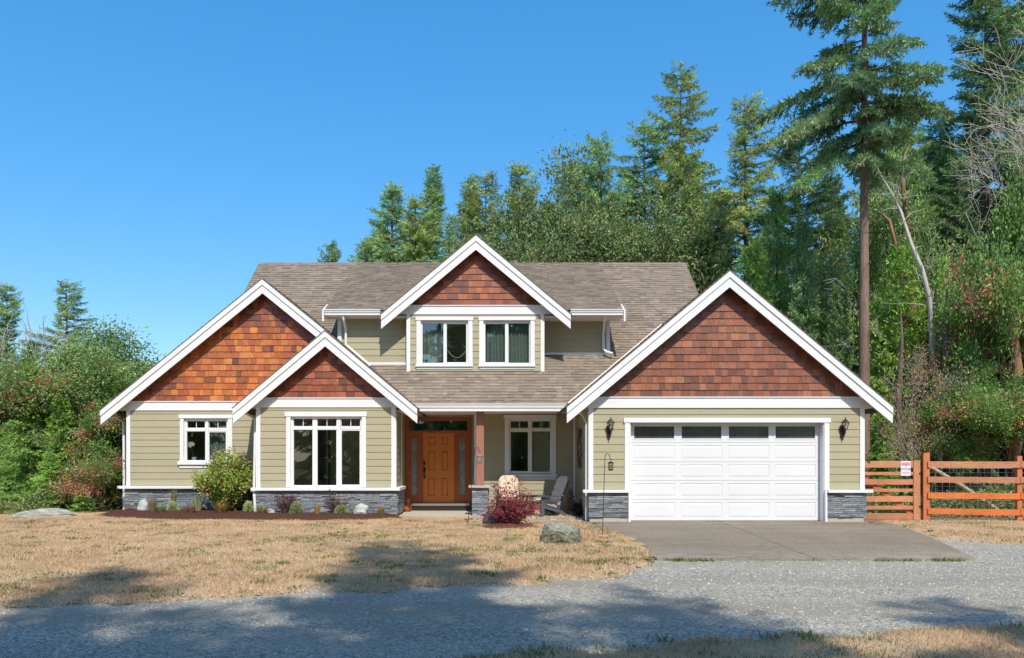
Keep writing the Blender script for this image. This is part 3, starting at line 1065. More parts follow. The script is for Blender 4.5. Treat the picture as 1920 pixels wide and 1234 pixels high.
PAL_DARK = ((0.225, 0.076, 0.036), (0.185, 0.066, 0.034), (0.26, 0.088, 0.04), (0.15, 0.058, 0.033), (0.24, 0.08, 0.038), (0.30, 0.112, 0.055), (0.21, 0.07, 0.034))
PAL_MID = ((0.27, 0.075, 0.028), (0.21, 0.06, 0.027), (0.31, 0.095, 0.036), (0.16, 0.05, 0.027), (0.25, 0.07, 0.03))
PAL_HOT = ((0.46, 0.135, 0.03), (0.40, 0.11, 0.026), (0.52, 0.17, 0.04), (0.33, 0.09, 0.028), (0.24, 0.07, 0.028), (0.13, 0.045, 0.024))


def left_tone(x, z):          # orange shingles gather in a patch low in this gable
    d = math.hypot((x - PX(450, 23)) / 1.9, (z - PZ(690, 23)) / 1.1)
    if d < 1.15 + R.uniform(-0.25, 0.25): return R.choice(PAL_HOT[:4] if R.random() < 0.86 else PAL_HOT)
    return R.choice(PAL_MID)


cedar_gable(20.0, GA['cx'], GA['apex'], GA['slope'], PZ(745, 20), PAL_DARK, GA['cx'] - 3.9, GA['cx'] + 3.9)
cedar_gable(21.4, BA['cx'], BA['apex'], BA['slope'], PZ(746.5, 21.4), PAL_MID, BA['cx'] - 2.3, BA['cx'] + 2.3)
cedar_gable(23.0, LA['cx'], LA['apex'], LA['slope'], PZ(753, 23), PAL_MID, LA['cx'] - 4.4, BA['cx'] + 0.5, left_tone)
cedar_gable(22.7, DA['cx'], DA['apex'], DA['slope'], PZ(573.3, 22.7), PAL_MID, DA['cx'] - 2.5, DA['cx'] + 2.5)

# --- windows (photo pixels at their wall's depth)
w_left, h_left = window(23.0, (343, 430, 784, 866), [(349.5, 384, 789, 803), (390, 424.5, 789, 803), (348.5, 384.5, 808.5, 864), (389.5, 424.5, 808.5, 864)],
                        (336, 437.5, 777.5, 784.5), [(338, 345, 784.6, 864.8), (428, 436, 784.6, 864.8)], (334.5, 438, 865, 871.5), (337, 436, 873, 877.5), thick=(3,), muntins=(0, 1))
w_bay, h_bay = window(21.4, (543, 681, 780, 914), [(549, 586, 784.5, 800), (593.5, 631, 784.5, 800), (638.5, 675.5, 784.5, 800), (549, 586, 805.5, 911), (593.5, 631, 805.5, 911), (638, 676, 805.5, 911)],
                      (534.5, 688, 772.5, 781), [(537, 545, 781.1, 913.5), (679, 686.5, 781.1, 913.5)], None, None, thick=(5,), muntins=(0, 1, 2))
w_porch, h_porch = window(23.0, (954, 1035, 784, 888), [(957, 991, 789, 803), (997.5, 1032, 789, 803), (956, 992, 808, 885.5), (997, 1032.5, 808, 885.5)],
                          (944.5, 1044.5, 778, 784.5), [(946.5, 955, 784.6, 889.5), (1034, 1042.5, 784.6, 889.5)], (944.5, 1044.5, 889.7, 894.5), (946, 1043, 895, 899.5), thick=(2,), muntins=(0, 1))
w_d1, h_d1 = window(22.7, (787, 880, 602, 684), [(791, 832, 605, 681), (835.5, 876, 605, 681)], (779.5, 887.5, 594.5, 601), [(781, 789, 601.1, 684), (878, 886, 601.1, 684)], (779.5, 887, 684.1, 688), (781, 886, 688.5, 692.5), thick=(1,))
w_d2, h_d2 = window(22.7, (905, 996, 602, 684), [(908, 949, 605, 681), (952.5, 993, 605, 681)], (897, 1004, 594.5, 601), [(898.5, 906.5, 601.1, 684), (994.5, 1002.5, 601.1, 684)], (897, 1003.5, 684.1, 688), (898.5, 1002.5, 688.5, 692.5), thick=(0,))

# --- walls, siding, trim
Wl = wall_part(23.0, LEFT_X, BAY_L + 0.3, 0.0, PZ(753, 23) + 0.02, [h_left])
side_boards(Vector((0, 23.0, 0)), FRONT, LEFT_X + 0.09, BAY_L, PZ(911, 23) + 0.012, PZ(769.8, 23), [(PX(338, 23) + 0.02, PX(436, 23) - 0.02, PZ(877.5, 23) + 0.02, PZ(777.5, 23) - 0.02)], Wl)
corner(LEFT_X, LEFT_X + 0.11, 23.0, PZ(911, 23), PZ(769.8, 23) - 0.001, Wl)
Wb = wall_part(21.4, BAY_L, BAY_R, 0.0, PZ(747, 21.4) + 0.02, [h_bay])
side_boards(Vector((0, 21.4, 0)), FRONT, BAY_L + 0.09, BAY_R - 0.09, PZ(914, 21.4) + 0.01, PZ(764, 21.4), [(PX(537, 21.4) + 0.02, PX(686.5, 21.4) - 0.02, 0.5, PZ(772.5, 21.4) - 0.02)], Wb)
corner(BAY_L - 0.02, BAY_L + 0.095, 21.4, PZ(914, 21.4), PZ(764, 21.4) - 0.001, Wb)
corner(BAY_R - 0.1, BAY_R + 0.02, 21.4, PZ(914, 21.4), PZ(764, 21.4) - 0.001, Wb)
# bay sides
sw = MB()
sw.box(BAY_R - 0.12, BAY_R, 21.53, 23.7, 0, 2.95, SID)
Ws = sw.build('wall', 'siding', HOUSE)
side_boards(Vector((BAY_R, 0, 0)), (Y3, X3), 21.5, 22.68, PZ(914, 21.4) + 0.01, 2.9, [], Ws)
side_boards(Vector((BAY_R, 0, 0)), (Y3, X3), 22.78, 23.7, 0.06, 2.9, [], Ws)
wbox('corner_board', BAY_R, BAY_R + 0.03, 22.68, 22.78, 0.1, 2.87, Ws)
wbox('corner_board', BAY_R, BAY_R + 0.03, 21.4, 21.5, PZ(914, 21.4), 2.9, Ws)
MB().box(BAY_L, BAY_L + 0.12, 21.53, 23.0, 0, 2.95, SID).build('wall', 'siding', HOUSE)
# garage front
gx0, gx1, gz1 = PX(1181, 20), PX(1544.7, 20), PZ(792.5, 20)
Wg = wall_part(20.0, GAR_L, GAR_R, 0.0, PZ(745, 20) + 0.02, [(gx0, gx1, -0.1, gz1)], 0.24)
side_boards(Vector((0, 20.0, 0)), FRONT, GAR_L + 0.09, GAR_R - 0.09, PZ(918, 20) + 0.01, PZ(765, 20), [(PX(1171, 20) + 0.02, PX(1554, 20) - 0.02, 0, PZ(784, 20) - 0.02)], Wg)
corner(GAR_L - 0.02, GAR_L + 0.095, 20.0, PZ(918, 20), PZ(765, 20) - 0.001, Wg)
corner(GAR_R - 0.095, GAR_R + 0.02, 20.0, PZ(918, 20), PZ(765, 20) - 0.001, Wg)
wbox('head_casing', PX(1169, 20), PX(1556.5, 20), 19.945, 19.999, PZ(792.5, 20), PZ(784, 20), Wg, bevel=0.004)
wbox('side_casing', PX(1171, 20), gx0, 19.96, 19.999, PZ(918, 20), PZ(792.6, 20), Wg)
wbox('side_casing', gx1, PX(1554, 20), 19.96, 19.999, PZ(918, 20), PZ(792.6, 20), Wg)
wbox('side_casing', gx0 - 0.05, gx0, 19.90, 19.999, 0.0, PZ(918, 20) - 0.001, Wg)
wbox('side_casing', gx1, gx1 + 0.05, 19.90, 19.999, 0.0, PZ(918, 20) - 0.001, Wg)
wbox('jamb', gx0, gx0 + 0.02, 20.0, 20.24, 0, gz1, Wg)
wbox('jamb', gx1 - 0.02, gx1, 20.0, 20.24, 0, gz1, Wg)
# garage side walls
Wgs = MB().box(GAR_L, GAR_L + 0.12, 20.25, 23.7, 0, 2.9, SID).build('wall', 'siding', HOUSE)
side_boards(Vector((GAR_L, 0, 0)), (Y3, -X3), 20.09, 22.95, 0.3, 2.86, [], Wgs)
wbox('corner_board', GAR_L - 0.03, GAR_L - 0.0005, 20.0, 20.1, PZ(918, 20), 2.85, Wgs)
wbox('corner_board', GAR_L - 0.05, GAR_L - 0.0005, 22.93, 23.0, 0.1, 2.86, Wgs)
MB().box(GAR_R - 0.12, GAR_R, 20.25, 27.5, 0, 2.95, SID).build('wall', 'siding', HOUSE)
# porch wall and niche
Wp = wall_part(23.0, NICHE_R, GAR_L, 0.0, 2.9, [h_porch])
side_boards(Vector((0, 23.0, 0)), FRONT, NICHE_R + 0.1, GAR_L - 0.05, 0.12, 2.87, [(PX(946.5, 23) + 0.02, PX(1042.5, 23) - 0.02, PZ(899.5, 23) + 0.02, PZ(778, 23) - 0.02)], Wp)
corner(NICHE_R, NICHE_R + 0.105, 23.0, 0.1, 2.86, Wp)
dfx0, dfx1, dfz1 = PX(761, DOOR_Y), PX(882.5, DOOR_Y), PZ(784, DOOR_Y)
Wd = wall_part(DOOR_Y, BAY_R, NICHE_R, 0.0, 2.9, [(dfx0, dfx1, -0.1, dfz1)])
side_boards(Vector((0, DOOR_Y, 0)), FRONT, BAY_R, NICHE_R, 0.12, 2.87, [(dfx0, dfx1, -0.1, dfz1)], Wd)
MB().box(NICHE_R, NICHE_R + 0.1, 23.121, DOOR_Y, 0.0, 2.9, SID).build('wall', 'siding', HOUSE)
# dormer walls
Wc = wall_part(22.7, DOR_L, DOR_R, 3.95, PZ(573, 22.7), [h_d1, h_d2])
side_boards(Vector((0, 22.7, 0)), FRONT, DOR_L + 0.08, DOR_R - 0.08, PZ(696, 22.7), PZ(589.8, 22.7),
            [(PX(781, 22.7) + 0.02, PX(886, 22.7) - 0.02, PZ(692.5, 22.7) + 0.02, PZ(594.5, 22.7) - 0.02), (PX(898.5, 22.7) + 0.02, PX(1002.5, 22.7) - 0.02, PZ(692.5, 22.7) + 0.02, PZ(594.5, 22.7) - 0.02)], Wc)
corner(DOR_L - 0.01, DOR_L + 0.095, 22.7, 4.05, PZ(589.8, 22.7) - 0.001, Wc)
corner(DOR_R - 0.095, DOR_R + 0.01, 22.7, 4.05, PZ(589.8, 22.7) - 0.001, Wc)
for (y, xa, xb, zb, cl) in ((23.0, FL_L, DOR_L, 4.2, 1), (23.4, DOR_R, FL_R, 4.5, 0)):
    w = wall_part(y, xa, xb, zb, SH_Z - 0.12, [])
    z0 = EAVE_Z + RS * (y - EAVE_Y)
    side_boards(Vector((0, y, 0)), FRONT, xa + (0.1 if cl else 0), xb - (0 if cl else 0.1), z0 + 0.06, SH_Z - 0.19, [], w)
    wbox('base_trim', xa, xb, y - 0.03, y - 0.001, z0 - 0.05, z0 + 0.055, w)
    if cl: corner(xa - 0.01, xa + 0.1, y, z0 - 0.05, SH_Z - 0.191, w, 0.034)
    else: corner(xb - 0.1, xb + 0.01, y, z0 - 0.05, SH_Z - 0.191, w, 0.034)
    xc = xa if cl else xb      # cheek wall of the shed dormer
    s = 1 if cl else -1
    pl = [(y + 0.121, z0 - 0.1), (RIDGE_Y - 0.2, RIDGE_Z - 0.35), (y + 0.121, SH_Z - 0.14 + SH_S * (y - SH_Y))]
    MB().prism(pl, lambda a, b, d: (d, a, b), xc, xc + s * 0.1, SID).build('wall', 'siding', HOUSE)
# hidden sides and back of the body, plain
bw = MB()
bw.box(LEFT_X, LEFT_X + 0.12, 23.13, 33.0, 0, 3.0, SID)
bw.box(LEFT_X, GAR_R, 33.0, 33.12, 0, 3.0, SID)
bw.box(GAR_R - 0.12, GAR_R, 27.51, 33.0, 0, 2.95, SID)
for x, s in ((RX0 + 0.35, 1), (RX1 - 0.35, -1)):
    pl = [(24.2, 3.0), (33.0, 3.0), (33.0, 4.1), (RIDGE_Y, RIDGE_Z - 0.15), (24.2, 5.1)]
    bw.prism(pl, lambda a, b, d: (d, a, b), x, x + s * 0.12, SID)
bw.build('wall', 'siding', HOUSE)

# rooms behind the glass
room(LEFT_X + 0.2, BAY_L - 0.1, 23.13, 25.6, 0.3, 2.8)
rb = room(BAY_L + 0.13, BAY_R - 0.14, 21.53, 24.4, 0.3, 2.8)
MB().box(PX(598, 24.6), PX(622, 24.6), 24.3, 24.37, 0.31, 2.5).build('doorway', 'room_dark', rb)
MB().box(PX(616, 24.6), PX(619, 24.6), 24.24, 24.29, 0.31, 2.55).build('door_casing', 'white', rb)
room(NICHE_R + 0.11, GAR_L - 0.02, 23.13, 25.6, 0.3, 2.8)
room(DOR_L + 0.15, DOR_R - 0.15, 22.83, 25.0, 4.15, 5.66)
room(GAR_L + 0.14, GAR_R - 0.14, 20.5, 27, -0.02, 2.8, 'room_dark')
room(BAY_R + 0.05, NICHE_R - 0.02, DOOR_Y + 0.13, 28, 0.2, 2.8)
# blinds and drapes
bl = MB()
z = PZ(884, 23.1)
while z < PZ(809, 23.1):
    bl.add([(PX(999, 23.1), 23.125, z), (PX(1031, 23.1), 23.125, z), (PX(1031, 23.1), 23.135, z + 0.036), (PX(999, 23.1), 23.135, z + 0.036)], [(0, 1, 2, 3)])
    z += 0.037
bl.build('blind', 'blind', w_porch)


def drape(x0, x1, y, z0, z1, par):
    n = max(6, int((x1 - x0) / 0.03))
    v = []
    for i in range(n + 1):
        x = x0 + (x1 - x0) * i / n
        yy = y + 0.03 * math.sin(i * 1.9) + 0.012 * math.sin(i * 0.7)
        v += [(x, yy, z0), (x, yy, z1)]
    MB().add(v, [(2 * i, 2 * i + 2, 2 * i + 3, 2 * i + 1) for i in range(n)]).build('drape', 'drape', par)


drape(PX(390, 23.3), PX(428, 23.3), 23.3, h_left[2], h_left[3], w_left)
drape(PX(909, 22.9), PX(996, 22.9), 22.95, h_d2[2], h_d2[3], w_d2)
drape(PX(790, 22.9), PX(834, 22.9), 22.95, h_d1[2], h_d1[3], w_d1)
for (xa, xm, xb, yt, yb_) in ((796, 815, 833, 664, 670), (838, 855, 875, 655, 671)):
    pts = [(PX(xa + (xb - xa) * i / 8, 22.83), 22.83, PZ(yt + (yb_ - yt) * (1 - ((i - 4) / 4) ** 2), 22.83)) for i in range(9)]
    MB().tube(pts, 0.008, 4).build('light_string', 'candle', w_d1)

# --- stone bases, caps, footings
stone_veneer((LEFT_X - 0.03, 22.93, 0), X3, -Y3, BAY_L - LEFT_X, 0.08, PZ(917, 22.9))
stone_veneer((BAY_L - 0.04, 21.33, 0), X3, -Y3, BAY_R - BAY_L + 0.1, 0.05, PZ(921, 21.3))
stone_veneer((BAY_R + 0.06, 21.335, 0), Y3, X3, 1.35, 0.1, PZ(921, 21.3))
stone_veneer((GAR_L - 0.03, 19.93, 0), X3, -Y3, gx0 - 0.055 - GAR_L + 0.03, 0.14, PZ(925, 19.9))
stone_veneer((gx1 + 0.055, 19.93, 0), X3, -Y3, GAR_R + 0.04 - gx1 - 0.055, 0.14, PZ(925, 19.9))
wbox('sill_cap', LEFT_X - 0.18, BAY_L + 0.0, 22.80, 22.999, PZ(916.5, 22.8), PZ(911.5, 22.8), bevel=0.006)
wbox('sill_cap', BAY_L - 0.12, BAY_R + 0.14, 21.22, 21.399, PZ(920, 21.3), PZ(914.5, 21.3), bevel=0.006)
wbox('sill_cap', BAY_R + 0.0005, BAY_R + 0.14, 21.4, 22.7, PZ(920, 21.3), PZ(914.5, 21.3), bevel=0.006)
wbox('sill_cap', GAR_L - 0.17, gx0 - 0.051, 19.83, 19.999, PZ(924, 19.9), PZ(918.5, 19.9), bevel=0.006)
wbox('sill_cap', gx1 + 0.051, GAR_R + 0.17, 19.83, 19.999, PZ(924, 19.9), PZ(918.5, 19.9), bevel=0.006)
wbox('footing', GAR_L - 0.0, gx0 - 0.05, 19.95, 20.0, -0.05, 0.138, material='concrete')
wbox('footing', gx1 + 0.05, GAR_R - 0.02, 19.95, 20.0, -0.05, 0.138, material='concrete')
wbox('footing', LEFT_X, BAY_L, 22.95, 23.0, -0.05, 0.079, material='concrete')
# porch pier and post
px0, px1, py0 = PX(885, 21.57), PX(915, 21.57), 21.6
pier = stone_veneer((px0, py0, 0), X3, -Y3, px1 - px0, 0.05, PZ(915, 21.55), 'pier', 0.4)
stone_veneer((px1 + 0.0, py0 + 0.001, 0), Y3, X3, 0.4, 0.05, PZ(915, 21.55), 'pier', 0.02)
wbox('pier_cap', px0 - 0.09, px1 + 0.09, py0 - 0.1, py0 + 0.5, PZ(915, 21.55) + 0.002, PZ(910.8, 21.55), material='concrete', bevel=0.006)
wbox('porch_post', PX(893, 21.72), PX(907.5, 21.72), 21.72, 21.93, PZ(910.8, 21.55) + 0.001, 2.868, material='post_wood', bevel=0.008)

# --- garage door
GDY = 20.22
gd = MB().box(gx0 + 0.02, gx1 - 0.02, GDY + 0.012, GDY + 0.05, 0.02, gz1 - 0.001).build('garage_door', 'garage_white', HOUSE)
pane_px = [(1189, 1264), (1278, 1352.5), (1366.5, 1441), (1454, 1528)]
gp = [(PX(a, GDY), PX(b, GDY)) for a, b in pane_px]
sec = [(PZ(830, GDY), gz1 - 0.002), (PZ(866, GDY), PZ(830, GDY)), (PZ(901, GDY), PZ(866, GDY)), (PZ(936.5, GDY), PZ(901, GDY)), (0.02, PZ(936.5, GDY))]
for i, (z0, z1) in enumerate(sec):
    holes = []
    if i == 0: holes = [(a, b, PZ(822, GDY), PZ(799.5, GDY)) for a, b in gp]
    else: holes = [(a - 0.02, b + 0.02, z0 + 0.075, z1 - 0.075) for a, b in gp]
    mb = MB()
    for r in rect_minus(gx0 + 0.022, gx1 - 0.022, z0 + 0.004, z1 - 0.004, holes): mb.box(r[0], r[1], GDY, GDY + 0.011, r[2], r[3])
    mb.build('door_section', 'garage_white', gd)
    for a0, a1, b0, b1 in holes:
        if i == 0:
            MB().box(a0, a1, GDY + 0.006, GDY + 0.010, b0, b1).build('pane', 'garage_glass', gd)
            mb = MB()
            for r in rect_minus(a0 - 0.03, a1 + 0.03, b0 - 0.03, b1 + 0.03, [(a0, a1, b0, b1)]): mb.box(r[0], r[1], GDY - 0.008, GDY - 0.0005, r[2], r[3])
            mb.build('pane_frame', 'garage_white', gd)
        else:
            t = 0.05
            v = [(a0, GDY + 0.0115, b0), (a1, GDY + 0.0115, b0), (a1, GDY + 0.0115, b1), (a0, GDY + 0.0115, b1),
                 (a0 + t, GDY + 0.001, b0 + t), (a1 - t, GDY + 0.001, b0 + t), (a1 - t, GDY + 0.001, b1 - t), (a0 + t, GDY + 0.001, b1 - t)]
            MB().add(v, [(0, 1, 5, 4), (1, 2, 6, 5), (2, 3, 7, 6), (3, 0, 4, 7), (4, 5, 6, 7)]).build('raised_panel', 'garage_white', gd)
# the door's own panes look into the garage: open the backing behind them
mb = MB()
for r in rect_minus(gx0 + 0.02, gx1 - 0.02, 0.02, gz1 - 0.001, [(a, b, PZ(822, GDY), PZ(799.5, GDY)) for a, b in gp]): mb.box(r[0], r[1], GDY + 0.012, GDY + 0.05, r[2], r[3])
old = gd.data
tmp = mb.build('tmp', 'garage_white', HOUSE)
gd.data = tmp.data
gd.location, WL[gd] = tmp.location.copy(), WL[tmp]
for ch in gd.children: ch.location = WL[ch] - WL[gd]
bpy.data.objects.remove(tmp)
bpy.data.meshes.remove(old)
wbox('jamb_seal', gx0 + 0.02, gx1 - 0.02, GDY - 0.03, GDY - 0.001, gz1 - 0.03, gz1 - 0.002, gd, 'white_vinyl')

# --- front door with sidelights and transom
dx0, dx1 = PX(793, DOOR_Y), PX(852, DOOR_Y)
dz0, dz1 = PZ(943, DOOR_Y), PZ(811.5, DOOR_Y)
PD = lambda a, b, t, u: (PX(a, DOOR_Y), PX(b, DOOR_Y), PZ(u, DOOR_Y), PZ(t, DOOR_Y))
trans, sl, sr = PD(767, 877, 789.5, 807.5), PD(771.5, 782, 822, 928.5), PD(861, 871.5, 822, 928.5)
mb = MB()
for r in rect_minus(dfx0, dfx1, dz0, dfz1, [trans, sl, sr, (dx0, dx1, dz0, dz1)]): mb.box(r[0], r[1], DOOR_Y - 0.03, DOOR_Y + 0.08, r[2], r[3])
fd = mb.build('front_door', 'door_frame', HOUSE)
for (a, b, z0, z1) in ((dfx0, dfx0 + 0.09, dz0, dfz1), (dfx1 - 0.09, dfx1, dz0, dfz1), (dfx0 + 0.09, dfx1 - 0.09, dfz1 - 0.075, dfz1)):
    MB().box(a, b, DOOR_Y - 0.055, DOOR_Y - 0.031, z0, z1).build('door_casing', 'door_frame', fd, bevel=0.004)
for r, gm in ((trans, 'glass'), (sl, 'lead_glass'), (sr, 'lead_glass')):
    MB().box(r[0], r[1], DOOR_Y + 0.0, DOOR_Y + 0.008, r[2], r[3]).build('pane', gm, fd)
for r in (sl, sr):                                # leaded lines and a diamond motif in each sidelight
    mb = MB()
    w, h, xm = r[1] - r[0], r[3] - r[2], (r[0] + r[1]) / 2
    yy = DOOR_Y - 0.004
    for t in (0.1, 0.34, 0.53, 0.72, 0.9): mb.box(r[0], r[1], yy - 0.003, yy, r[2] + h * t - 0.004, r[2] + h * t + 0.004)
    for t in (0.22, 0.78): mb.box(r[0] + w * t - 0.003, r[0] + w * t + 0.003, yy - 0.006, yy - 0.0031, r[2], r[3])
    zc = r[2] + h * 0.7
    for s in (-1, 1):
        mb.tube([(xm, yy - 0.006, zc + 0.13), (xm + s * 0.045, yy - 0.006, zc), (xm, yy - 0.006, zc - 0.13)], 0.005, 4)
        mb.tube([(xm, yy - 0.006, zc - 0.08), (xm + s * 0.07, yy - 0.006, zc - 0.0), (xm + s * 0.03, yy - 0.006, zc + 0.08)], 0.005, 4)
    mb.build('leading', 'steel', fd)
pan = []
for (ya, yb) in ((819.5, 834), (845.5, 882), (896.5, 929.5)):
    for (xa, xb) in ((802.3, 815.8), (828.2, 840)): pan.append(PD(xa, xb, ya, yb))
mb = MB()
for r in rect_minus(dx0 + 0.004, dx1 - 0.004, dz0 + 0.004, dz1 - 0.004, pan): mb.box(r[0], r[1], DOOR_Y + 0.0, DOOR_Y + 0.04, r[2], r[3])
leaf = mb.build('door_leaf', 'door_wood', fd)
for a0, a1, b0, b1 in pan:
    t = 0.036
    y0, y1 = DOOR_Y + 0.034, DOOR_Y + 0.006
    v = [(a0, y0, b0), (a1, y0, b0), (a1, y0, b1), (a0, y0, b1), (a0 + t, y1, b0 + t), (a1 - t, y1, b0 + t), (a1 - t, y1, b1 - t), (a0 + t, y1, b1 - t)]
    MB().add(v, [(0, 1, 5, 4), (1, 2, 6, 5), (2, 3, 7, 6), (3, 0, 4, 7), (4, 5, 6, 7)]).build('door_panel', 'door_wood', fd)
hx = PX(796, DOOR_Y)
h = MB()
h.box(hx - 0.03, hx + 0.03, DOOR_Y - 0.025, DOOR_Y, PZ(871.5, DOOR_Y), PZ(865, DOOR_Y))
h.box(hx - 0.03, hx + 0.03, DOOR_Y - 0.025, DOOR_Y, PZ(885, DOOR_Y), PZ(876, DOOR_Y))
h.tube([(hx, DOOR_Y - 0.02, PZ(880, DOOR_Y)), (hx, DOOR_Y - 0.07, PZ(884, DOOR_Y)), (hx, DOOR_Y - 0.07, PZ(892, DOOR_Y)), (hx, DOOR_Y - 0.02, PZ(895, DOOR_Y))], 0.012, 6)
h.box(hx - 0.022, hx + 0.022, DOOR_Y - 0.02, DOOR_Y, PZ(897, DOOR_Y), PZ(891, DOOR_Y))
h.build('handle', 'black_metal', fd)
MB().box(dfx0 + 0.06, dfx1 - 0.03, DOOR_Y - 0.14, DOOR_Y + 0.08, dz0 - 0.075, dz0 - 0.002).build('threshold', 'steel', fd)
MB().box(dfx0 + 0.06, dfx1 - 0.03, DOOR_Y - 0.12, DOOR_Y + 0.08, 0.05, dz0 - 0.076).build('door_step', 'bronze', fd)

# --- downspouts, flashing, vents
zz = SH_Z - 0.16
downspout([(PX(643, 22.6), 22.58, zz), (PX(644, 22.6), 22.62, zz - 0.12), (PX(648, 22.9), 22.93, zz - 0.36), (PX(648, 22.9), 22.93, 4.6), (PX(650, 22.9), 22.88, 4.42)])
dn = [(PX(650, 22.7), 22.75, 4.36), (PX(690, 22.3), 22.5, 3.98)]
lz = lambda x: BA['apex'] - BA['slope'] * (x - BA['cx']) + 0.05
downspout([(PX(651, 22.85), 22.85, lz(PX(651, 22.85))), (PX(695, 22.2), 22.2, lz(PX(695, 22.2)))], material='white')
downspout([(PX(1136, 22.6), 22.58, zz), (PX(1134, 22.7), 22.75, zz - 0.15), (PX(1131.5, 23.3), 23.3, zz - 0.4), (PX(1131.5, 23.3), 23.3, 4.78), (PX(1137, 23.2), 23.2, 4.68), (PX(1149, 23.1), 23.12, 4.62)])
downspout([(PX(1083, 20.6), 20.6, 2.78), (PX(1092, 20.3), 20.3, 2.70), (PX(1100, 20.15), 20.15, 2.5), (PX(1100, 20.15), 20.15, 0.03)])
downspout([(GAR_L - 0.09, 22.85, 2.86), (GAR_L - 0.09, 22.85, 0.35)], r=0.03)
downspout([(PX(217, 23.3), 23.3, 2.93), (PX(219, 23.3), 23.3, 2.75), (PX(232, 23.3), 23.3, 2.65), (PX(233, 23.3), 23.3, 0.1)])
downspout([(PX(461, 21.7), 21.7, 2.9), (PX(463, 21.7), 21.7, 2.8), (PX(477, 21.7), 21.7, 2.68), (PX(479, 21.7), 21.7, 2.55), (PX(477.5, 21.55), 21.5, 0.7), (PX(478, 21.3), 21.25, 0.6), (PX(480, 21.3), 21.25, 0.12)])
# valley flashing between porch roof and garage roof
val = []
for i in range(9):
    y = 21.5 + 3.2 * i / 8
    z = EAVE_Z + RS * (y - EAVE_Y)
    x = GA['cx'] - (GA['apex'] - z) / GA['slope']
    val.append((x - 0.03, y, z + 0.015))
MB().tube(val, 0.025, 4).build('flashing', 'soffit_white', HOUSE)
MB().lathe([(0.05, 0), (0.05, 0.28), (0.03, 0.3)], (PX(530, 24.3), 24.3, EAVE_Z + RS * 2.8 - 0.05), 10).build('vent_pipe', 'steel', HOUSE)

for P in (siding, cedar, roofing, stones): P.finish(HOUSE)
# ------------------------------------------------------------------ things on and round the house
def wall_lantern(x, y, label):
    root = empty('wall_lantern', (x, y, PZ(824, 20)), label, 'wall lantern', 'wall lanterns beside the garage door')
    zt = PZ(783, 20)
    z = lambda py: PZ(py, 20)
    o = root
    MB().prism([(-0.05, z(818)), (0, z(823)), (0.05, z(818)), (0.055, z(803)), (0.03, z(799)), (-0.03, z(799)), (-0.055, z(803))], lambda a, b, d: (x - 0.03 + a, y + d, b), -0.045, -0.017).build('back_plate', 'bronze', o)
    MB().tube([(x - 0.03, y - 0.05, z(814)), (x - 0.01, y - 0.09, z(816)), (x, y - 0.12, z(812)), (x, y - 0.13, z(806.5))], 0.012, 6).lathe([(0.012, z(826) - z(818)), (0.02, 0.0), (0.005, 0.06)], (x - 0.03, y - 0.05, z(818)), 6).build('arm', 'bronze', o)
    c = (x, y - 0.13, 0)
    MB().lathe([(0.035, z(807)), (0.045, z(806)), (0.04, z(805))], c, 6).lathe([(0.105, z(794)), (0.11, z(793.4)), (0.07, z(790)), (0.045, z(788)), (0.012, z(786.4)), (0.018, z(785.5)), (0.004, z(782))], c, 6).build('cap', 'bronze', o)
    mb = MB()
    for k in range(6):
        a = 2 * math.pi * k / 6
        mb.tube([(c[0] + 0.043 * math.cos(a), c[1] + 0.043 * math.sin(a), z(805.2)), (c[0] + 0.085 * math.cos(a), c[1] + 0.085 * math.sin(a), z(794))], 0.006, 4)
    mb.build('cage', 'bronze', o)
    MB().lathe([(0.038, z(805)), (0.078, z(794.2))], c, 6).build('glass', 'lamp_glass', o)
    MB().lathe([(0.014, z(805)), (0.028, z(801)), (0.03, z(799)), (0.012, z(795.5))], c, 8).build('bulb', 'candle', o, smooth=True)
    return root


wall_lantern(PX(1145, 19.87), 19.99, 'dark bronze wall lantern on the siding between porch corner and garage door')
wall_lantern(PX(1585, 19.87), 19.99, 'dark bronze wall lantern on the siding between garage door and wooden gate')

# oval wreath on the garage's porch-side wall
wr = MB()
zc, yc = PZ(841, 22.2), 21.75
for k in range(46):
    a = 2 * math.pi * k / 46
    for q in range(3):
        r = R.uniform(0.92, 1.1)
        p = Vector((GAR_L - 0.05 - R.uniform(0, 0.03), yc + 0.34 * r * math.cos(a), zc + 0.46 * r * math.sin(a)))
        d = Vector((R.uniform(-0.03, 0.01), R.uniform(-0.08, 0.08), R.uniform(-0.08, 0.08)))
        wr.tube([p - d, p, p + d], [0.004, 0.018, 0.004], 4)
props(wr.build('wreath', 'wreath'), 'dark oval twig wreath on the shaded garage side wall by the porch', 'wreath')


def hook_lantern(base, top, tilt, label, body='black_metal'):
    """shepherd's hook pushed into the ground"""
    root = empty('shepherd_hook', base, label, 'shepherd hook', "shepherd's hooks with small lanterns")
    b, t = Vector(base), Vector(top)
    pts = [b, b.lerp(t, 0.5), t]
    r = 0.05
    for k in range(1, 8):
        a = math.pi * (1 - k / 7)
        pts.append(t + Vector((r + r * math.cos(a), 0, r * 1.15 * math.sin(a))))
    e = pts[-1]
    pts += [e + Vector((0.0, 0, -0.03)), e + Vector((0.015, 0, -0.075)), e + Vector((0.035, 0, -0.075)), e + Vector((0.04, 0, -0.055))]
    MB().tube(pts, 0.0075, 6).build('pole', body, root)
    MB().tube([b + Vector((-0.09, 0, 0.12)), b + Vector((0.0, 0.0, 0.12))], 0.007, 5).build('foot_bar', body, root)
    return root, e + Vector((0.018, 0, -0.08))


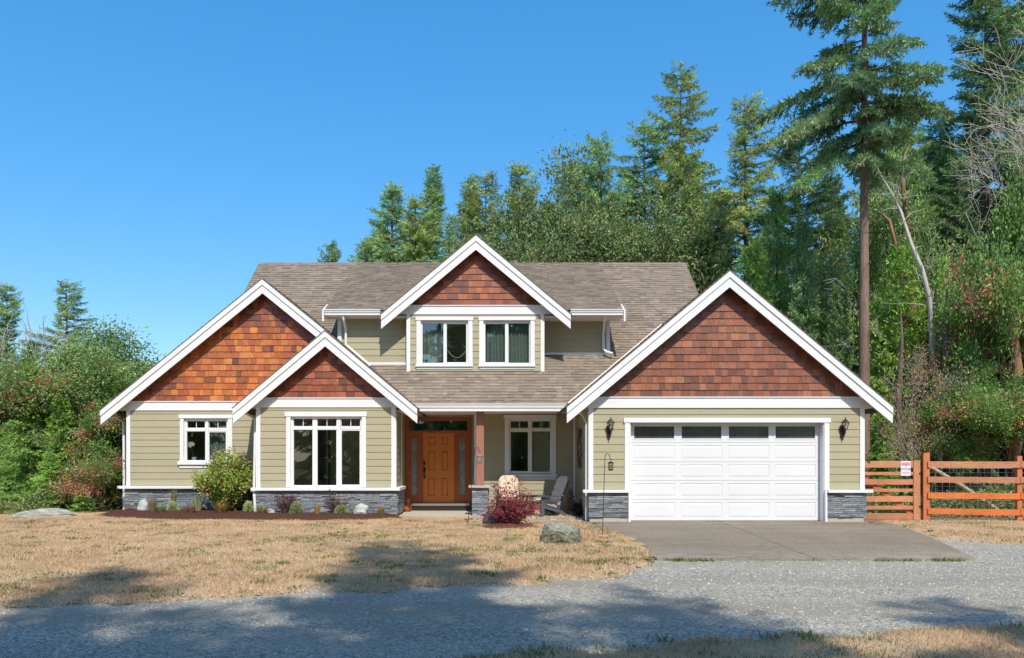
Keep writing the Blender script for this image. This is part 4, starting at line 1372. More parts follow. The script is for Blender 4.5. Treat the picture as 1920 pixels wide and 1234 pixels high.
def hanging_lantern(p, k, label, material):
    root = empty('hanging_lantern', (p.x, p.y, p.z - 0.2 * k), label, 'lantern', 'small lanterns on hooks')
    c = (p.x, p.y, p.z)
    MB().lathe([(0.012 * k, -0.02 * k), (0.03 * k, -0.03 * k), (0.075 * k, -0.055 * k), (0.07 * k, -0.062 * k)], c, 10).build('lid', material, root)
    mb = MB()
    for q in range(6):
        a = math.pi * q / 3
        mb.tube([(c[0] + 0.052 * k * math.cos(a), c[1] + 0.052 * k * math.sin(a), c[2] - 0.062 * k), (c[0] + 0.05 * k * math.cos(a), c[1] + 0.05 * k * math.sin(a), c[2] - 0.185 * k)], 0.004 * k, 4)
    for zz in (-0.1, -0.14): mb.lathe([(0.053 * k, zz * k), (0.056 * k, (zz - 0.004) * k), (0.053 * k, (zz - 0.008) * k)], c, 10)
    mb.build('cage', material, root)
    MB().lathe([(0.044 * k, -0.064 * k), (0.044 * k, -0.18 * k)], c, 10).build('glass', 'lamp_glass', root)
    MB().lathe([(0.055 * k, -0.185 * k), (0.05 * k, -0.2 * k), (0.02 * k, -0.215 * k)], c, 10).build('base', material, root)
    return root


_, e = hook_lantern((PX(1129.5, 16.4), 16.4, 0.0), (PX(1135, 16.4), 16.45, PZ(856, 16.4)), 0, "tall black shepherd's hook standing at the lawn edge in front of the garage")
hanging_lantern(e, 1.0, 'small black caged lantern hanging from the hook before the garage', 'black_metal')
_, e = hook_lantern((PX(877, 19.2), 19.2, 0.0), (PX(890, 19.2), 19.35, PZ(843, 19.2)), 0, "leaning dark shepherd's hook stuck beside the stone porch pier")
hanging_lantern(e, 1.25, 'small grey caged lantern hanging before the wooden porch post', 'steel')

# jar left of the front door
jx, jy = PX(764, 23.2), 23.2
jar = MB().lathe([(0.07, 0.0), (0.115, 0.03), (0.125, 0.12), (0.1, 0.2), (0.06, 0.25), (0.075, 0.29), (0.095, 0.33), (0.09, 0.37), (0.05, 0.41)], (jx, jy, 0.05), 14)
jar.tube([(jx + 0.06, jy - 0.02, 0.45), (jx + 0.085, jy - 0.03, 0.495), (jx + 0.05, jy - 0.02, 0.46)], 0.014, 6).tube([(jx - 0.05, jy - 0.02, 0.45), (jx - 0.075, jy - 0.03, 0.495), (jx - 0.03, jy - 0.02, 0.46)], 0.014, 6)
props(jar.build('clay_figure', 'ceramic', smooth=True), 'small orange brown clay owl jar on the porch beside the front door', 'ornament')

# orchid and ribbons in the left window
sillz = PZ(864, 23)
ox, oy = PX(363, 23.16), 23.2
orc = empty('orchid', (ox, oy, sillz + 0.005), 'white orchid in a pale pot behind the small left window', 'potted plant')
MB().box(LEFT_X + 0.25, BAY_L - 0.15, 23.125, 23.34, sillz - 0.04, sillz).build('window_shelf', 'white', w_left)
MB().lathe([(0.05, 0), (0.07, 0.1), (0.066, 0.1)], (ox, oy, sillz + 0.005), 12).build('pot', 'petal', orc)
MB().tube([(ox, oy, sillz + 0.1), (ox - 0.05, oy, sillz + 0.25), (ox - 0.09, oy, sillz + 0.42), (ox - 0.06, oy, sillz + 0.5)], 0.008, 5).build('stem', 'stem', orc)
fl = MB()
for (a, b) in ((-0.1, 0.44), (-0.05, 0.5), (-0.02, 0.48), (-0.11, 0.5)):
    for k in range(5):
        t = 2 * math.pi * k / 5
        c0 = Vector((ox + a, oy - 0.02, sillz + b))
        fl.add([c0, c0 + Vector((0.05 * math.cos(t - 0.5), -0.012, 0.05 * math.sin(t - 0.5))), c0 + Vector((0.06 * math.cos(t), -0.02, 0.06 * math.sin(t))), c0 + Vector((0.05 * math.cos(t + 0.5), -0.012, 0.05 * math.sin(t + 0.5)))], [(0, 1, 2, 3)])
fl.build('flower', 'petal', orc)
for q, (px, lab) in enumerate(((360, 'orange ribbon bow hanging above the orchid in the left window'), (412, 'orange ribbon bow hanging alone in the right sash of the left window'))):
    x, z0 = PX(px, 23.12), PZ(810, 23.12)
    rb_ = MB()
    for pts in (((0, 0), (0.045, -0.01), (0.03, -0.06), (-0.01, -0.13)), ((0, 0), (-0.03, -0.02), (-0.02, -0.07), (0.02, -0.10)), ((-0.04, -0.03), (0.0, -0.05), (0.04, -0.02), (0.045, 0.0))):
        for i in range(3):
            (a, b), (c, d) = pts[i], pts[i + 1]
            rb_.add([(x + a - 0.008, 23.11, z0 + b), (x + a + 0.010, 23.116, z0 + b), (x + c + 0.010, 23.116, z0 + d), (x + c - 0.008, 23.11, z0 + d)], [(0, 1, 2, 3)])
    props(rb_.build('ribbon', 'ribbon'), lab, 'ribbon', 'ribbons in the left window')


# ------------------------------------------------------------------ porch furniture
def adirondack(label):
    """built facing -Y at the origin, then moved"""
    root = empty('garden_chair', (0, 0, 0), label, 'chair', 'cushioned chairs on the porch')
    fm = 'chair_frame'
    for s in (-1, 1):
        MB().prism([(-0.36, 0.0), (-0.27, 0.0), (-0.24, 0.55), (-0.34, 0.55)], lambda a, b, d: (d, a, b), s * 0.33 - 0.02, s * 0.33 + 0.02).build('front_leg', fm, root)
        MB().prism([(-0.30, 0.36), (0.34, 0.16), (0.48, 0.0), (0.40, 0.0), (0.28, 0.10), (-0.30, 0.26)], lambda a, b, d: (d, a, b), s * 0.285 - 0.015, s * 0.285 + 0.015).build('rear_leg', fm, root)
        MB().prism([(s * 0.27, -0.42), (s * 0.42, -0.42), (s * 0.43, -0.1), (s * 0.37, 0.34), (s * 0.30, 0.34), (s * 0.27, -0.05)][::s], lambda a, b, d: (a, b, d), 0.555, 0.58).build('arm', fm, root, bevel=0.006)
    for i in range(6):
        y0 = -0.33 + i * 0.095
        z0 = 0.375 - (y0 + 0.3) * 0.31
        MB().prism([(y0, z0), (y0 + 0.08, z0 - 0.025), (y0 + 0.08, z0 - 0.005), (y0, z0 + 0.02)], lambda a, b, d: (d, a, b), -0.27, 0.27).build('seat_slat', fm, root)
    for i in range(5):
        x0 = -0.26 + i * 0.106
        top = 1.02 - 0.9 * (i - 2) ** 2 * 0.016
        MB().prism([(0.2, 0.18), (0.225, 0.175), (0.225 + (top - 0.18) * 0.42, top), (0.2 + (top - 0.18) * 0.42, top)], lambda a, b, d: (d, a, b), x0 + 0.004, x0 + 0.1).build('back_slat', fm, root)
    MB().box(-0.34, 0.34, 0.30, 0.335, 0.5, 0.555).build('back_rail', fm, root)

    def pad(n, m, f):
        V, Fc = [], []
        for i in range(n + 1):
            for j in range(m + 1):
                V.append(f(i / n, j / m, 1))
        k = len(V)
        for i in range(n + 1):
            for j in range(m + 1):
                V.append(f(i / n, j / m, 0))
        for i in range(n):
            for j in range(m):
                a = i * (m + 1) + j
                Fc.append((a, a + 1, a + m + 2, a + m + 1))
                Fc.append((k + a, k + a + m + 1, k + a + m + 2, k + a + 1))
        for i in range(n):
            for j in (0, m):
                a = i * (m + 1) + j
                Fc.append((a, a + m + 1, k + a + m + 1, k + a))
        for j in range(m):
            for i in (0, n):
                a = i * (m + 1) + j
                Fc.append((a, k + a, k + a + 1, a + 1))
        return MB().add(V, Fc)

    def back(u, v, t):           # tufted cushion on the back, rounded at the top
        top = max(0.0, (v - 0.78) / 0.22)
        x = (u - 0.5) * 0.56 * math.sqrt(max(0.05, 1 - 0.72 * top ** 2.2))
        puff = (max(0.0, math.sin(math.pi * u)) ** 0.45) * (max(0.0, math.sin(math.pi * min(1, v))) ** 0.3) * 0.11
        tuft = 0.07 * sum(math.exp(-((u - a) ** 2 / 0.012 + (v - b) ** 2 / 0.0035)) for a in (0.3, 0.7) for b in (0.62, 0.82))
        tuft += 0.045 * sum(math.exp(-((v - b) ** 2) / 0.0012) for b in (0.28, 0.5)) + 0.03 * math.exp(-((v - 0.72) ** 2) / 0.001)
        d = 0.015 + t * max(0.012, puff - tuft)
        z = 0.30 + v * 0.78
        return (x, 0.19 + (z - 0.18) * 0.42 - d, z + d * 0.4)

    def seat(u, v, t):
        x = (u - 0.5) * 0.53
        puff = (max(0.0, math.sin(math.pi * u)) ** 0.4) * (max(0.0, math.sin(math.pi * v)) ** 0.35) * 0.085
        y = -0.37 + v * 0.55
        z = 0.395 - (y + 0.3) * 0.31
        return (x, y + t * 0.01, z + 0.005 + t * (0.03 + puff))
    pad(20, 30, back).build('back_cushion', 'cushion', root, smooth=True)
    pad(12, 10, seat).build('seat_cushion', 'cushion', root, smooth=True)
    return root


ch = adirondack('beige cushioned slate blue chair facing out behind the red bush')
ch.location = (PX(956, 22.2), 22.2, 0.02)
ch.rotation_euler.z = math.radians(4)
ch2 = ch.copy()
COL.objects.link(ch2)
for c in list(ch.children):
    d = c.copy()
    COL.objects.link(d)
    d.parent = ch2
ch2['label'] = 'beige cushioned slate blue chair turned sideways beside the stacked river rocks'
ch2.location = (PX(1024, 21.8), 21.6, 0.02)
ch2.rotation_euler.z = math.radians(-64)
tb = empty('side_table', (PX(993, 22.1), 22.1, 0.02), 'small dark metal side table between the two cushioned chairs', 'table')
tx = PX(993, 22.1)
MB().lathe([(0.23, 0.0), (0.235, 0.012), (0.23, 0.024)], (tx, 22.1, 0.545), 16).build('table_top', 'black_metal', tb)
for a in (0.6, 2.2, 3.7, 5.3):
    MB().tube([(tx + 0.08 * math.cos(a), 22.1 + 0.08 * math.sin(a), 0.545), (tx + 0.18 * math.cos(a), 22.1 + 0.18 * math.sin(a), 0.02)], 0.012, 5).build('leg', 'black_metal', tb)


# ------------------------------------------------------------------ rocks
def rock_mesh(name, c, sx, sy, sz, seed, rough=0.22, col=(0.2, 0.2, 0.18), planes=7, sub=3, parent=None, smooth=False):
    rr = random.Random(seed)
    bm = bmesh.new()
    bmesh.ops.create_icosphere(bm, subdivisions=sub, radius=1)
    cuts = []
    for _ in range(planes):
        d = Vector((rr.gauss(0, 1), rr.gauss(0, 1), rr.gauss(0, 0.8))).normalized()
        cuts.append((d, rr.uniform(0.58, 0.9)))
    vs_, cs_ = [], []
    for v in bm.verts:
        p = v.co.copy()
        for d, k in cuts:
            t = p.dot(d) - k
            if t > 0: p -= d * t
        n1 = float(vnoise(p.x * 2.2 + seed, p.y * 2.2 + p.z * 1.7, 1.0)) - 0.5
        n2 = float(vnoise(p.x * 6 + seed * 3, p.z * 9 + p.y * 2, 1.0)) - 0.5
        p *= 1 + rough * (0.45 * n1 + 0.16 * n2)
        vs_.append((c[0] + p.x * sx, c[1] + p.y * sy, c[2] + p.z * sz))
        k = 1 + 0.45 * n1 + 0.35 * n2
        cs_.append(tuple(x * k for x in col))
    mb = MB()
    mb.v, mb.c, mb.f = vs_, cs_, [tuple(v.index for v in f.verts) for f in bm.faces]
    bm.free()
    return mb.build(name, 'rock', parent, smooth=smooth, base=parent is None)


def cut_boulder(c, sx, sy, sz, cuts, label, seed):
    bm = bmesh.new()
    bmesh.ops.create_icosphere(bm, subdivisions=5, radius=1)
    V_, C_ = [], []
    for v in bm.verts:
        p = v.co.copy() * 1.05
        n2 = float(vnoise(p.x * 7 + seed, p.z * 9 + p.y * 5, 1.0)) - 0.5
        n3 = float(vnoise(p.x * 19 + seed, p.z * 23 + p.y * 11, 1.0)) - 0.5
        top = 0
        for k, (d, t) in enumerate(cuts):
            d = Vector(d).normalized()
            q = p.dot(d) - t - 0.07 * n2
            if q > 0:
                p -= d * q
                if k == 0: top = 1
        p *= 1 + 0.05 * n2 + 0.035 * n3
        V_.append((c[0] + p.x * sx, c[1] + p.y * sy, c[2] + p.z * sz))
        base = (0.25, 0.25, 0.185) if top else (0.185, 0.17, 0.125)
        C_.append(tuple(x * (1 + 0.5 * n2 + 0.5 * n3) for x in base))
    mb = MB()
    mb.v, mb.c, mb.f = V_, C_, [tuple(v.index for v in f.verts) for f in bm.faces]
    bm.free()
    return props(mb.build('boulder', 'rock', None, base=True), label, 'boulder')


cut_boulder((PX(1051, 14.8), 14.9, 0.09), 0.42, 0.38, 0.36, [((0.12, -0.25, 0.95), 0.6), ((-0.75, -0.5, 0.3), 0.72), ((0.9, -0.3, 0.1), 0.84), ((-0.45, -0.88, -0.05), 0.62), ((0.4, -0.88, 0.2), 0.66), ((-0.1, -0.6, -0.8), 0.4), ((-0.95, 0.1, 0.2), 0.86)],
            'large grey green boulder lying on the dry lawn beside the driveway', 3.3)
props(rock_mesh('boulder', (PX(62, 21.3), 21.6, 0.0), 0.92, 0.6, 0.26, 9, 0.5, (0.30, 0.29, 0.25), 8, 4), 'long flat pale boulder at the far left edge of the lawn', 'boulder')
props(rock_mesh('boulder', (PX(270, 22.2), 22.25, 0.2), 0.22, 0.2, 0.27, 13, 0.4, (0.34, 0.35, 0.31), 9, 3), 'pale pointed rock at the left end of the mulch bed', 'boulder')
props(rock_mesh('boulder', (PX(676, 20.95), 21.0, 0.2), 0.23, 0.18, 0.2, 17, 0.6, (0.40, 0.40, 0.36), 9, 3), 'whitish rock in the mulch bed under the big bay window', 'boulder')
props(rock_mesh('boulder', (PX(507, 21.1), 21.15, 0.16), 0.12, 0.1, 0.12, 19, 0.6, (0.42, 0.41, 0.38), 9, 2), 'small white rock half hidden by the first barberry of the bed', 'boulder')
props(rock_mesh('boulder', (PX(921, 19.2), 19.25, 0.06), 0.22, 0.2, 0.27, 23, 0.3, (0.075, 0.08, 0.09), 4, 3, smooth=True), 'round dark rock at the left foot of the red bush', 'boulder')
props(rock_mesh('boulder', (PX(932, 19.6), 19.7, 0.1), 0.13, 0.12, 0.16, 29, 0.3, (0.36, 0.29, 0.21), 4, 3, smooth=True), 'small tan rock behind the round dark rock', 'boulder')
# river rock stack beside the chair: each rock a thing on the one below
k = 0
stack = [(1069, 963, 0.15, 0.12), (1057, 966, 0.11, 0.09), (1072, 952, 0.13, 0.07), (1061, 954, 0.10, 0.06), (1067, 945, 0.15, 0.06), (1066, 938, 0.14, 0.055), (1066, 931, 0.13, 0.055), (1067, 924.5, 0.12, 0.05), (1067, 918.5, 0.09, 0.045)]
names = ['biggest river rock at the bottom right of the stacked column', 'low round river rock at the bottom left of the stacked column', 'flat river rock right of centre in the second layer of the stack', 'flat river rock left of centre in the second layer of the stack',
         'third layer river rock of the stack beside the chair', 'fourth layer river rock of the stack beside the chair', 'fifth layer river rock of the stack beside the chair', 'river rock just below the top of the stack', 'smallest river rock on top of the stack beside the chair']
for (px, py, rx, rz), nm in zip(stack, names):
    D = 22.2
    col = R.choice(((0.40, 0.33, 0.23), (0.34, 0.29, 0.21), (0.44, 0.38, 0.28), (0.30, 0.27, 0.22)))
    o = rock_mesh('river_rock', (PX(px + 3, D), D, PZ(py, D)), rx * 0.9, rx * 0.8, rz * 1.12, 40 + k, 0.2, col, 3, 3, smooth=True)
    props(o, nm, 'rock', 'stacked river rocks')
    k += 1
pb = MB()
for i in range(420):
    x, y = R.uniform(0.45, 2.15), R.uniform(19.75, 21.6)
    if y < 20.2 and x < 1.0: continue
    r = R.choice((0.02, 0.03, 0.04, 0.05, 0.07))
    c = jitcol(R.choice(((0.42, 0.38, 0.31), (0.33, 0.31, 0.28), (0.5, 0.46, 0.4), (0.26, 0.25, 0.24))), 0.15)
    q = [Vector(v) for v in ((1, 0, 0), (0, 1, 0), (-1, 0, 0), (0, -1, 0), (0.6, 0.6, 0.5), (-0.6, 0.6, 0.5), (-0.6, -0.6, 0.5), (0.6, -0.6, 0.5))]
    a = R.uniform(0, 6.28)
    m3 = Matrix.Rotation(a, 3, 'Z')
    sc = (r * R.uniform(0.8, 1.4), r, r * R.uniform(0.5, 0.9))
    pb.add([tuple(Vector((x, y, 0.025)) + m3 @ Vector((v.x * sc[0], v.y * sc[1], v.z * sc[2]))) for v in q], [(0, 4, 7, 3), (0, 1, 4), (1, 5, 4), (1, 2, 5), (2, 6, 5), (2, 3, 6), (3, 7, 6), (3, 0, 7), (4, 5, 6, 7)][:9], c)
props(pb.build('pebbles', 'pebble'), 'pale round pebbles spread before the porch chairs', 'pebbles', kind='stuff')

# ------------------------------------------------------------------ gate, fence, sign
FY = 20.55
FC = (0.47, 0.155, 0.06)
FCG = (0.44, 0.19, 0.10)
gate = empty('wooden_gate', (PX(1670, FY), FY, 0), 'closed orange stained wooden gate of horizontal boards against the garage', 'gate')
for (ya, yb, w) in ((864.5, 877, 0), (885, 891, 0), (899, 909, 0), (916.5, 922.5, 0), (930.5, 941, 0), (948.5, 955.5, 0), (962.5, 974.5, 0)):
    MB().box(PX(1618, FY), PX(1712, FY), FY, FY + 0.03, PZ(yb, FY), PZ(ya, FY), jitcol(FCG, 0.15, 0.06)).build('board', 'fence_wood', gate, bevel=0.004)
MB().box(PX(1712.3, FY), PX(1725, FY), FY - 0.02, FY + 0.03, PZ(975.5, FY), PZ(863.5, FY), jitcol(FCG, 0.08)).build('stile', 'fence_wood', gate, bevel=0.004)
a, b = Vector((PX(1618, FY), FY + 0.055, PZ(893, FY))), Vector((PX(1713, FY), FY + 0.055, PZ(964, FY)))
d = (b - a).normalized().cross(Vector((0, 1, 0))) * 0.06
MB().add([a - d, b - d, b + d, a + d] + [p + Vector((0, 0.03, 0)) for p in (a - d, b - d, b + d, a + d)], [(0, 1, 2, 3), (4, 7, 6, 5), (0, 4, 5, 1), (1, 5, 6, 2), (2, 6, 7, 3), (3, 7, 4, 0)], jitcol(FC, 0.1)).build('brace', 'fence_wood', gate)
for z in (0.35, 1.2): MB().box(PX(1722, FY), PX(1732, FY), FY - 0.027, FY - 0.0205, z - 0.02, z + 0.02).build('hinge', 'black_metal', gate)

fence = empty('rail_fence', (PX(1800, FY), FY, 0), 'orange stained four rail fence backed with wire mesh right of the gate', 'fence')
fdir = Vector((PX(1909, 20.2) - PX(1735, FY), 20.2 - FY, 0)).normalized()
fn = Vector((fdir.y, -fdir.x, 0))
fp0 = Vector((PX(1735, FY), FY, 0))


def along(u, z, off=0.0):
    p = fp0 + fdir * u + fn * off
    return Vector((p.x, p.y, z))


def fbox(u0, u1, z0, z1, o0, o1, col, name, z0b=None, z1b=None):
    v = [along(u0, z0, o0), along(u1, z0 if z0b is None else z0b, o0), along(u1, z1 if z1b is None else z1b, o0), along(u0, z1, o0),
         along(u0, z0, o1), along(u1, z0 if z0b is None else z0b, o1), along(u1, z1 if z1b is None else z1b, o1), along(u0, z1, o1)]
    return MB().add(v, [(0, 1, 2, 3), (4, 7, 6, 5), (0, 4, 5, 1), (1, 5, 6, 2), (2, 6, 7, 3), (3, 7, 4, 0)], col).build(name, 'fence_wood', fence)


L1 = (Vector((PX(1909, 20.2), 20.2, 0)) - fp0).length
posts = [(0.0, PZ(847, FY), 0.075), (L1, PZ(855, 20.2), 0.055), (L1 * 2, 1.62, 0.06), (L1 * 3, 1.62, 0.06)]
for u, zt, hw in posts: fbox(u - hw, u + hw, -0.08, zt, -0.05, 0.09, jitcol(FC, 0.1, 0.03), 'post')
cp = along(0, PZ(846.5, FY))
MB().box(cp.x - 0.1, cp.x + 0.1, cp.y - 0.12, cp.y + 0.08, cp.z + 0.002, cp.z + 0.02).build('post_cap', 'black_metal', fence)
rails = [(876, 865, 877, 865.5), (904.5, 893.5, 906, 895), (934, 923, 936, 924.5), (963, 952.5, 966, 955)]
for i, (yb, yt, ybb, ytb) in enumerate(rails):
    c = FCG if i < 2 else (0.56, 0.15, 0.035)
    fbox(0.02, L1 - 0.005, PZ(yb, FY), PZ(yt, FY), 0.092, 0.13, jitcol(c, 0.06), 'rail', PZ(ybb, 20.2), PZ(ytb, 20.2))
    for q in (1, 2):
        fbox(L1 * q + 0.005, L1 * (q + 1) - 0.005, PZ(ybb, 20.2) + 0.01, PZ(ytb, 20.2) + 0.01, 0.092, 0.13, jitcol(c, 0.1), 'rail')
wm = MB()
u = 0.1
while u < L1 * 3:
    wm.tube([along(u, 0.0, -0.06), along(u, 1.5, -0.06)], 0.0045, 3, cap=False)
    u += 0.165
z = 0.05
while z < 1.52:
    wm.tube([along(0.05, z, -0.063), along(L1 * 3, z, -0.063)], 0.0045, 3, cap=False)
    z += 0.118
wm.build('wire_mesh', 'wire', fence)
lg = empty('leaning_log', (PX(1800, 21.3), 21.3, 0), 'peeled pale pole leaning diagonally behind the fence rails', 'pole')
MB().tube([(PX(1745, 20.95), 20.95, PZ(876, 20.95)), (PX(1800, 21.1), 21.1, PZ(909, 21.1)), (PX(1868, 21.3), 21.3, PZ(955, 21.3)), (PX(1890, 21.35), 21.35, PZ(972, 21.35))], [0.05, 0.055, 0.06, 0.06], 8).build('pole', 'log', lg)

sg = empty('warning_sign', (PX(1697.7, FY - 0.02), FY - 0.012, PZ(892, FY)), 'small white and red warning sign about dogs screwed to the gate', 'sign')
sx0, sx1, sz0, sz1 = PX(1688.8, FY), PX(1707, FY), PZ(892, FY), PZ(864.8, FY)
MB().box(sx0, sx1, FY - 0.008, FY - 0.002, sz0, sz1).build('board', 'sign_white', sg)
hgt = sz1 - sz0
MB().box(sx0 + 0.012, sx1 - 0.012, FY - 0.0105, FY - 0.0085, sz1 - hgt * 0.29, sz1 - hgt * 0.09).build('red_band', 'sign_red', sg)
MB().box(sx0 + 0.02, sx1 - 0.02, FY - 0.0105, FY - 0.0085, sz0 + hgt * 0.17, sz0 + hgt * 0.29).build('pink_band', 'sign_pink', sg)
MB().box(sx0 + 0.02, sx1 - 0.02, FY - 0.0105, FY - 0.0085, sz0 + hgt * 0.11, sz0 + hgt * 0.125).build('line', 'sign_dark', sg)


def lettering(txt, size, z, material, name):
    cu = bpy.data.curves.new(name, 'FONT')
    cu.body = txt
    cu.size = size
    cu.align_x, cu.align_y = 'CENTER', 'CENTER'
    cu.extrude = 0.0008
    o = bpy.data.objects.new(name, cu)
    COL.objects.link(o)
    dg = bpy.context.evaluated_depsgraph_get()
    me = bpy.data.meshes.new_from_object(o.evaluated_get(dg))
    bpy.data.objects.remove(o)
    me.materials.clear()
    me.materials.append(M[material])
    t = bpy.data.objects.new(name, me)
    COL.objects.link(t)
    t.parent = sg
    p = Vector(((sx0 + sx1) / 2, FY - 0.0125, z))
    WL[t] = p
    t.location = p - WL[sg]
    t.rotation_euler = (math.radians(90), 0, 0)
    return t


lettering('BEWARE', 0.058, sz1 - hgt * 0.19, 'sign_white', 'lettering')
lettering('OF', 0.032, sz1 - hgt * 0.37, 'sign_dark', 'lettering')
lettering('DOGS', 0.085, sz1 - hgt * 0.55, 'sign_dark', 'lettering')
# ------------------------------------------------------------------ plants
SUNWARD = np.array([0.12, -0.62, 0.78])


def expand_sprays(P, Dv, Nv, S, C, K=6, wid=0.13, rng=None, spread=0.9):
    """every spray becomes K narrow needle-covered blades fanned along its axis"""
    rng = rng or NR
    P, Dv, Nv, S, C = (np.asarray(a, dtype=np.float64) for a in (P, Dv, Nv, S, C))
    Dv = Dv / np.linalg.norm(Dv, axis=1, keepdims=True)
    B = np.cross(Dv, Nv)
    B /= np.linalg.norm(B, axis=1, keepdims=True) + 1e-9
    Nn = np.cross(B, Dv)
    n = len(P)
    V = np.empty((n, K, 3, 3))
    cc = np.empty((n, K, 3, 3))
    for k in range(K):
        if k == K - 1:
            t, ang, ln = 0.45, 0.0, 0.65
        else:
            t = 0.75 * k / max(1, K - 2)
            ang = (spread if k % 2 else -spread)
            ln = 0.62 * (1 - 0.45 * t)
        a = ang + rng.normal(0, 0.22, n)
        d = Dv * np.cos(a)[:, None] + B * np.sin(a)[:, None] + Nn * rng.normal(0, 0.34, n)[:, None]
        p0 = P + Dv * (S * t)[:, None]
        T = SUNWARD + rng.normal(0, 0.55, (n, 3))          # needles and leaves turn towards the light
        w = np.cross(d, T)
        w /= np.linalg.norm(w, axis=1, keepdims=True) + 1e-9
        L = (S * ln * rng.uniform(0.75, 1.25, n))[:, None]
        V[:, k, 0] = p0 - w * (S * wid * 0.5)[:, None] + d * L * 0.12
        V[:, k, 1] = p0 + w * (S * wid * 0.5)[:, None] + d * L * 0.12
        V[:, k, 2] = p0 + d * L
        cc[:, k] = (C * rng.uniform(0.85, 1.15, n)[:, None])[:, None, :]
        cc[:, k, 2] *= 1.12
    V = V.reshape(-1, 3)
    return V, np.arange(len(V)).reshape(-1, 3), cc.reshape(-1, 3)


PAL_FIR = ((0.188, 0.292, 0.093), (0.236, 0.343, 0.106), (0.295, 0.392, 0.116), (0.153, 0.242, 0.099), (0.353, 0.443, 0.146), (0.249, 0.317, 0.116))


def conifer(seed, H, Rad, base=0.12, dz=0.42, nb=5, prof=0.8, a_low=-0.25, a_top=0.55, droop=0.35, gap=0.12, spray=0.37, twig=0.165, hang=0.3, pal=PAL_FIR, cone=0.0, r0=None, irregular=0.35, bend=0.25, blades=8, bark='bark', wid=0.18):
    """trunk mesh and crown mesh of a needle tree standing at the origin"""
    rr = random.Random(seed)
    rng = np.random.default_rng(seed)
    tk = MB()
    r0 = r0 or H * 0.0125 + 0.02
    bx, by = rr.uniform(-bend, bend), rr.uniform(-bend, bend)
    ax = lambda z: Vector((bx * math.sin(2.6 * z / H), by * math.sin(2.1 * z / H + 0.6) - by * math.sin(0.6), z))
    n = 12
    tk.tube([ax(H * i / n - (0.1 if i == 0 else 0)) for i in range(n + 1)], [max(0.008, r0 * (1 - i / n) ** 0.85) * (1.25 if i == 0 else 1) for i in range(n + 1)], 9)
    P, D, N, S, C = [], [], [], [], []
    lobes = [(rr.uniform(0, 6.28), rr.uniform(0.2, 0.9), rr.uniform(0.25, irregular + 0.25)) for _ in range(7)]
    z = base * H
    while z < H * 0.995:
        t = (z - base * H) / (H - base * H)
        step = dz * (1 - 0.55 * t)
        k = max(3, int(nb * (1 - 0.3 * t) + rr.uniform(-0.5, 1.2)))
        a00 = rr.uniform(0, 6.28)
        for i in range(k):
            if rr.random() < gap: continue
            az = a00 + 6.283 * i / k + rr.uniform(-0.35, 0.35)
            m = 1.0
            for la, lt, ls in lobes:
                dd = math.cos(az - la)
                if dd > 0.3: m -= ls * dd * math.exp(-((t - lt) / 0.13) ** 2)
            L = Rad * ((1 - t) ** prof * 0.94 + 0.05) * rr.uniform(0.62, 1.15) * max(0.3, m)
            if t < 0.12: L *= rr.uniform(0.4, 0.95)
            L = max(L, 0.12)
            e0 = a_low + (a_top - a_low) * t + rr.uniform(-0.28, 0.28)
            zz = z + rr.uniform(-0.4, 0.4) * step
            o = ax(zz)
            h = Vector((math.cos(az), math.sin(az), 0))
            side = Vector((-h.y, h.x, 0))
            sw = rr.uniform(-0.25, 0.25)
            pt = lambda s: o + h * (L * s * math.cos(e0)) + side * (sw * L * s * s) + Vector((0, 0, L * (s * math.sin(e0) - droop * s * s * (1 - t) + 0.28 * droop * s ** 3)))
            pts = [pt(s) for s in (0, 0.35, 0.7, 1.0)]
            if L > 0.5: tk.tube(pts, [0.012 + 0.014 * L, 0.008 + 0.009 * L, 0.006, 0.003], 4, cap=False)
            bc = rr.choice(pal)
            bright = rr.uniform(0.8, 1.25)
            ns = max(2, int(L / (twig * 0.72)))
            for j in range(ns):
                s0 = 0.1 + 0.15 * min(1, L / 3)
                s = s0 + (1 - s0) * (j + rr.random() * 0.8) / ns
                if s > 1: s = 1
                p = pt(s)
                fw = (pt(min(1, s + 0.05)) - pt(s - 0.05)).normalized()
                for sd in (-1, 1):
                    tl = (0.2 + 0.27 * L ** 0.75) * (1.1 - 0.75 * s) * rr.uniform(0.45, 1.25) + 0.1
                    d = (fw * 0.62 + side * sd * rr.uniform(0.6, 1.0) + Vector((0, 0, rr.uniform(-0.25, 0.12) - hang * 0.5))).normalized()
                    q = max(1, int(round(tl / (spray * 0.55))))
                    for x in range(q):
                        f = x / q
                        pp = p + d * (tl * f) + Vector((0, 0, -hang * tl * f * f))
                        P.append(pp)
                        D.append(d + Vector((rr.gauss(0, 0.22), rr.gauss(0, 0.22), rr.gauss(0, 0.16) - hang * f)))
                        N.append((rr.gauss(0, 0.9), rr.gauss(0, 0.9), rr.gauss(0.35, 0.7)))
                        S.append(spray * rr.uniform(0.65, 1.15) * (0.75 + 0.25 * (1 - t)))
                        cb = bc if rr.random() < 0.75 else rr.choice(pal)
                        if cone and rr.random() < cone: cb = (0.13, 0.075, 0.04)
                        C.append([v * bright * rr.uniform(0.85, 1.15) for v in cb])
            P.append(pt(0.97)); D.append(pt(1.0) - pt(0.9)); N.append((0, 0, 1)); S.append(spray); C.append([v * bright for v in bc])
        z += step
    P.append(ax(H - 0.3)); D.append((0, 0, 1)); N.append((1, 0, 0)); S.append(0.6); C.append(pal[2])
    V, Fc, cc = expand_sprays(P, D, N, S, C, blades, wid, rng)
    crown = np_mesh('crown', V, Fc, cc, 'needle')
    v = np.array([tuple(p) for p in tk.v])
    tm = bpy.data.meshes.new('trunk')
    tm.from_pydata(tk.v, [], tk.f)
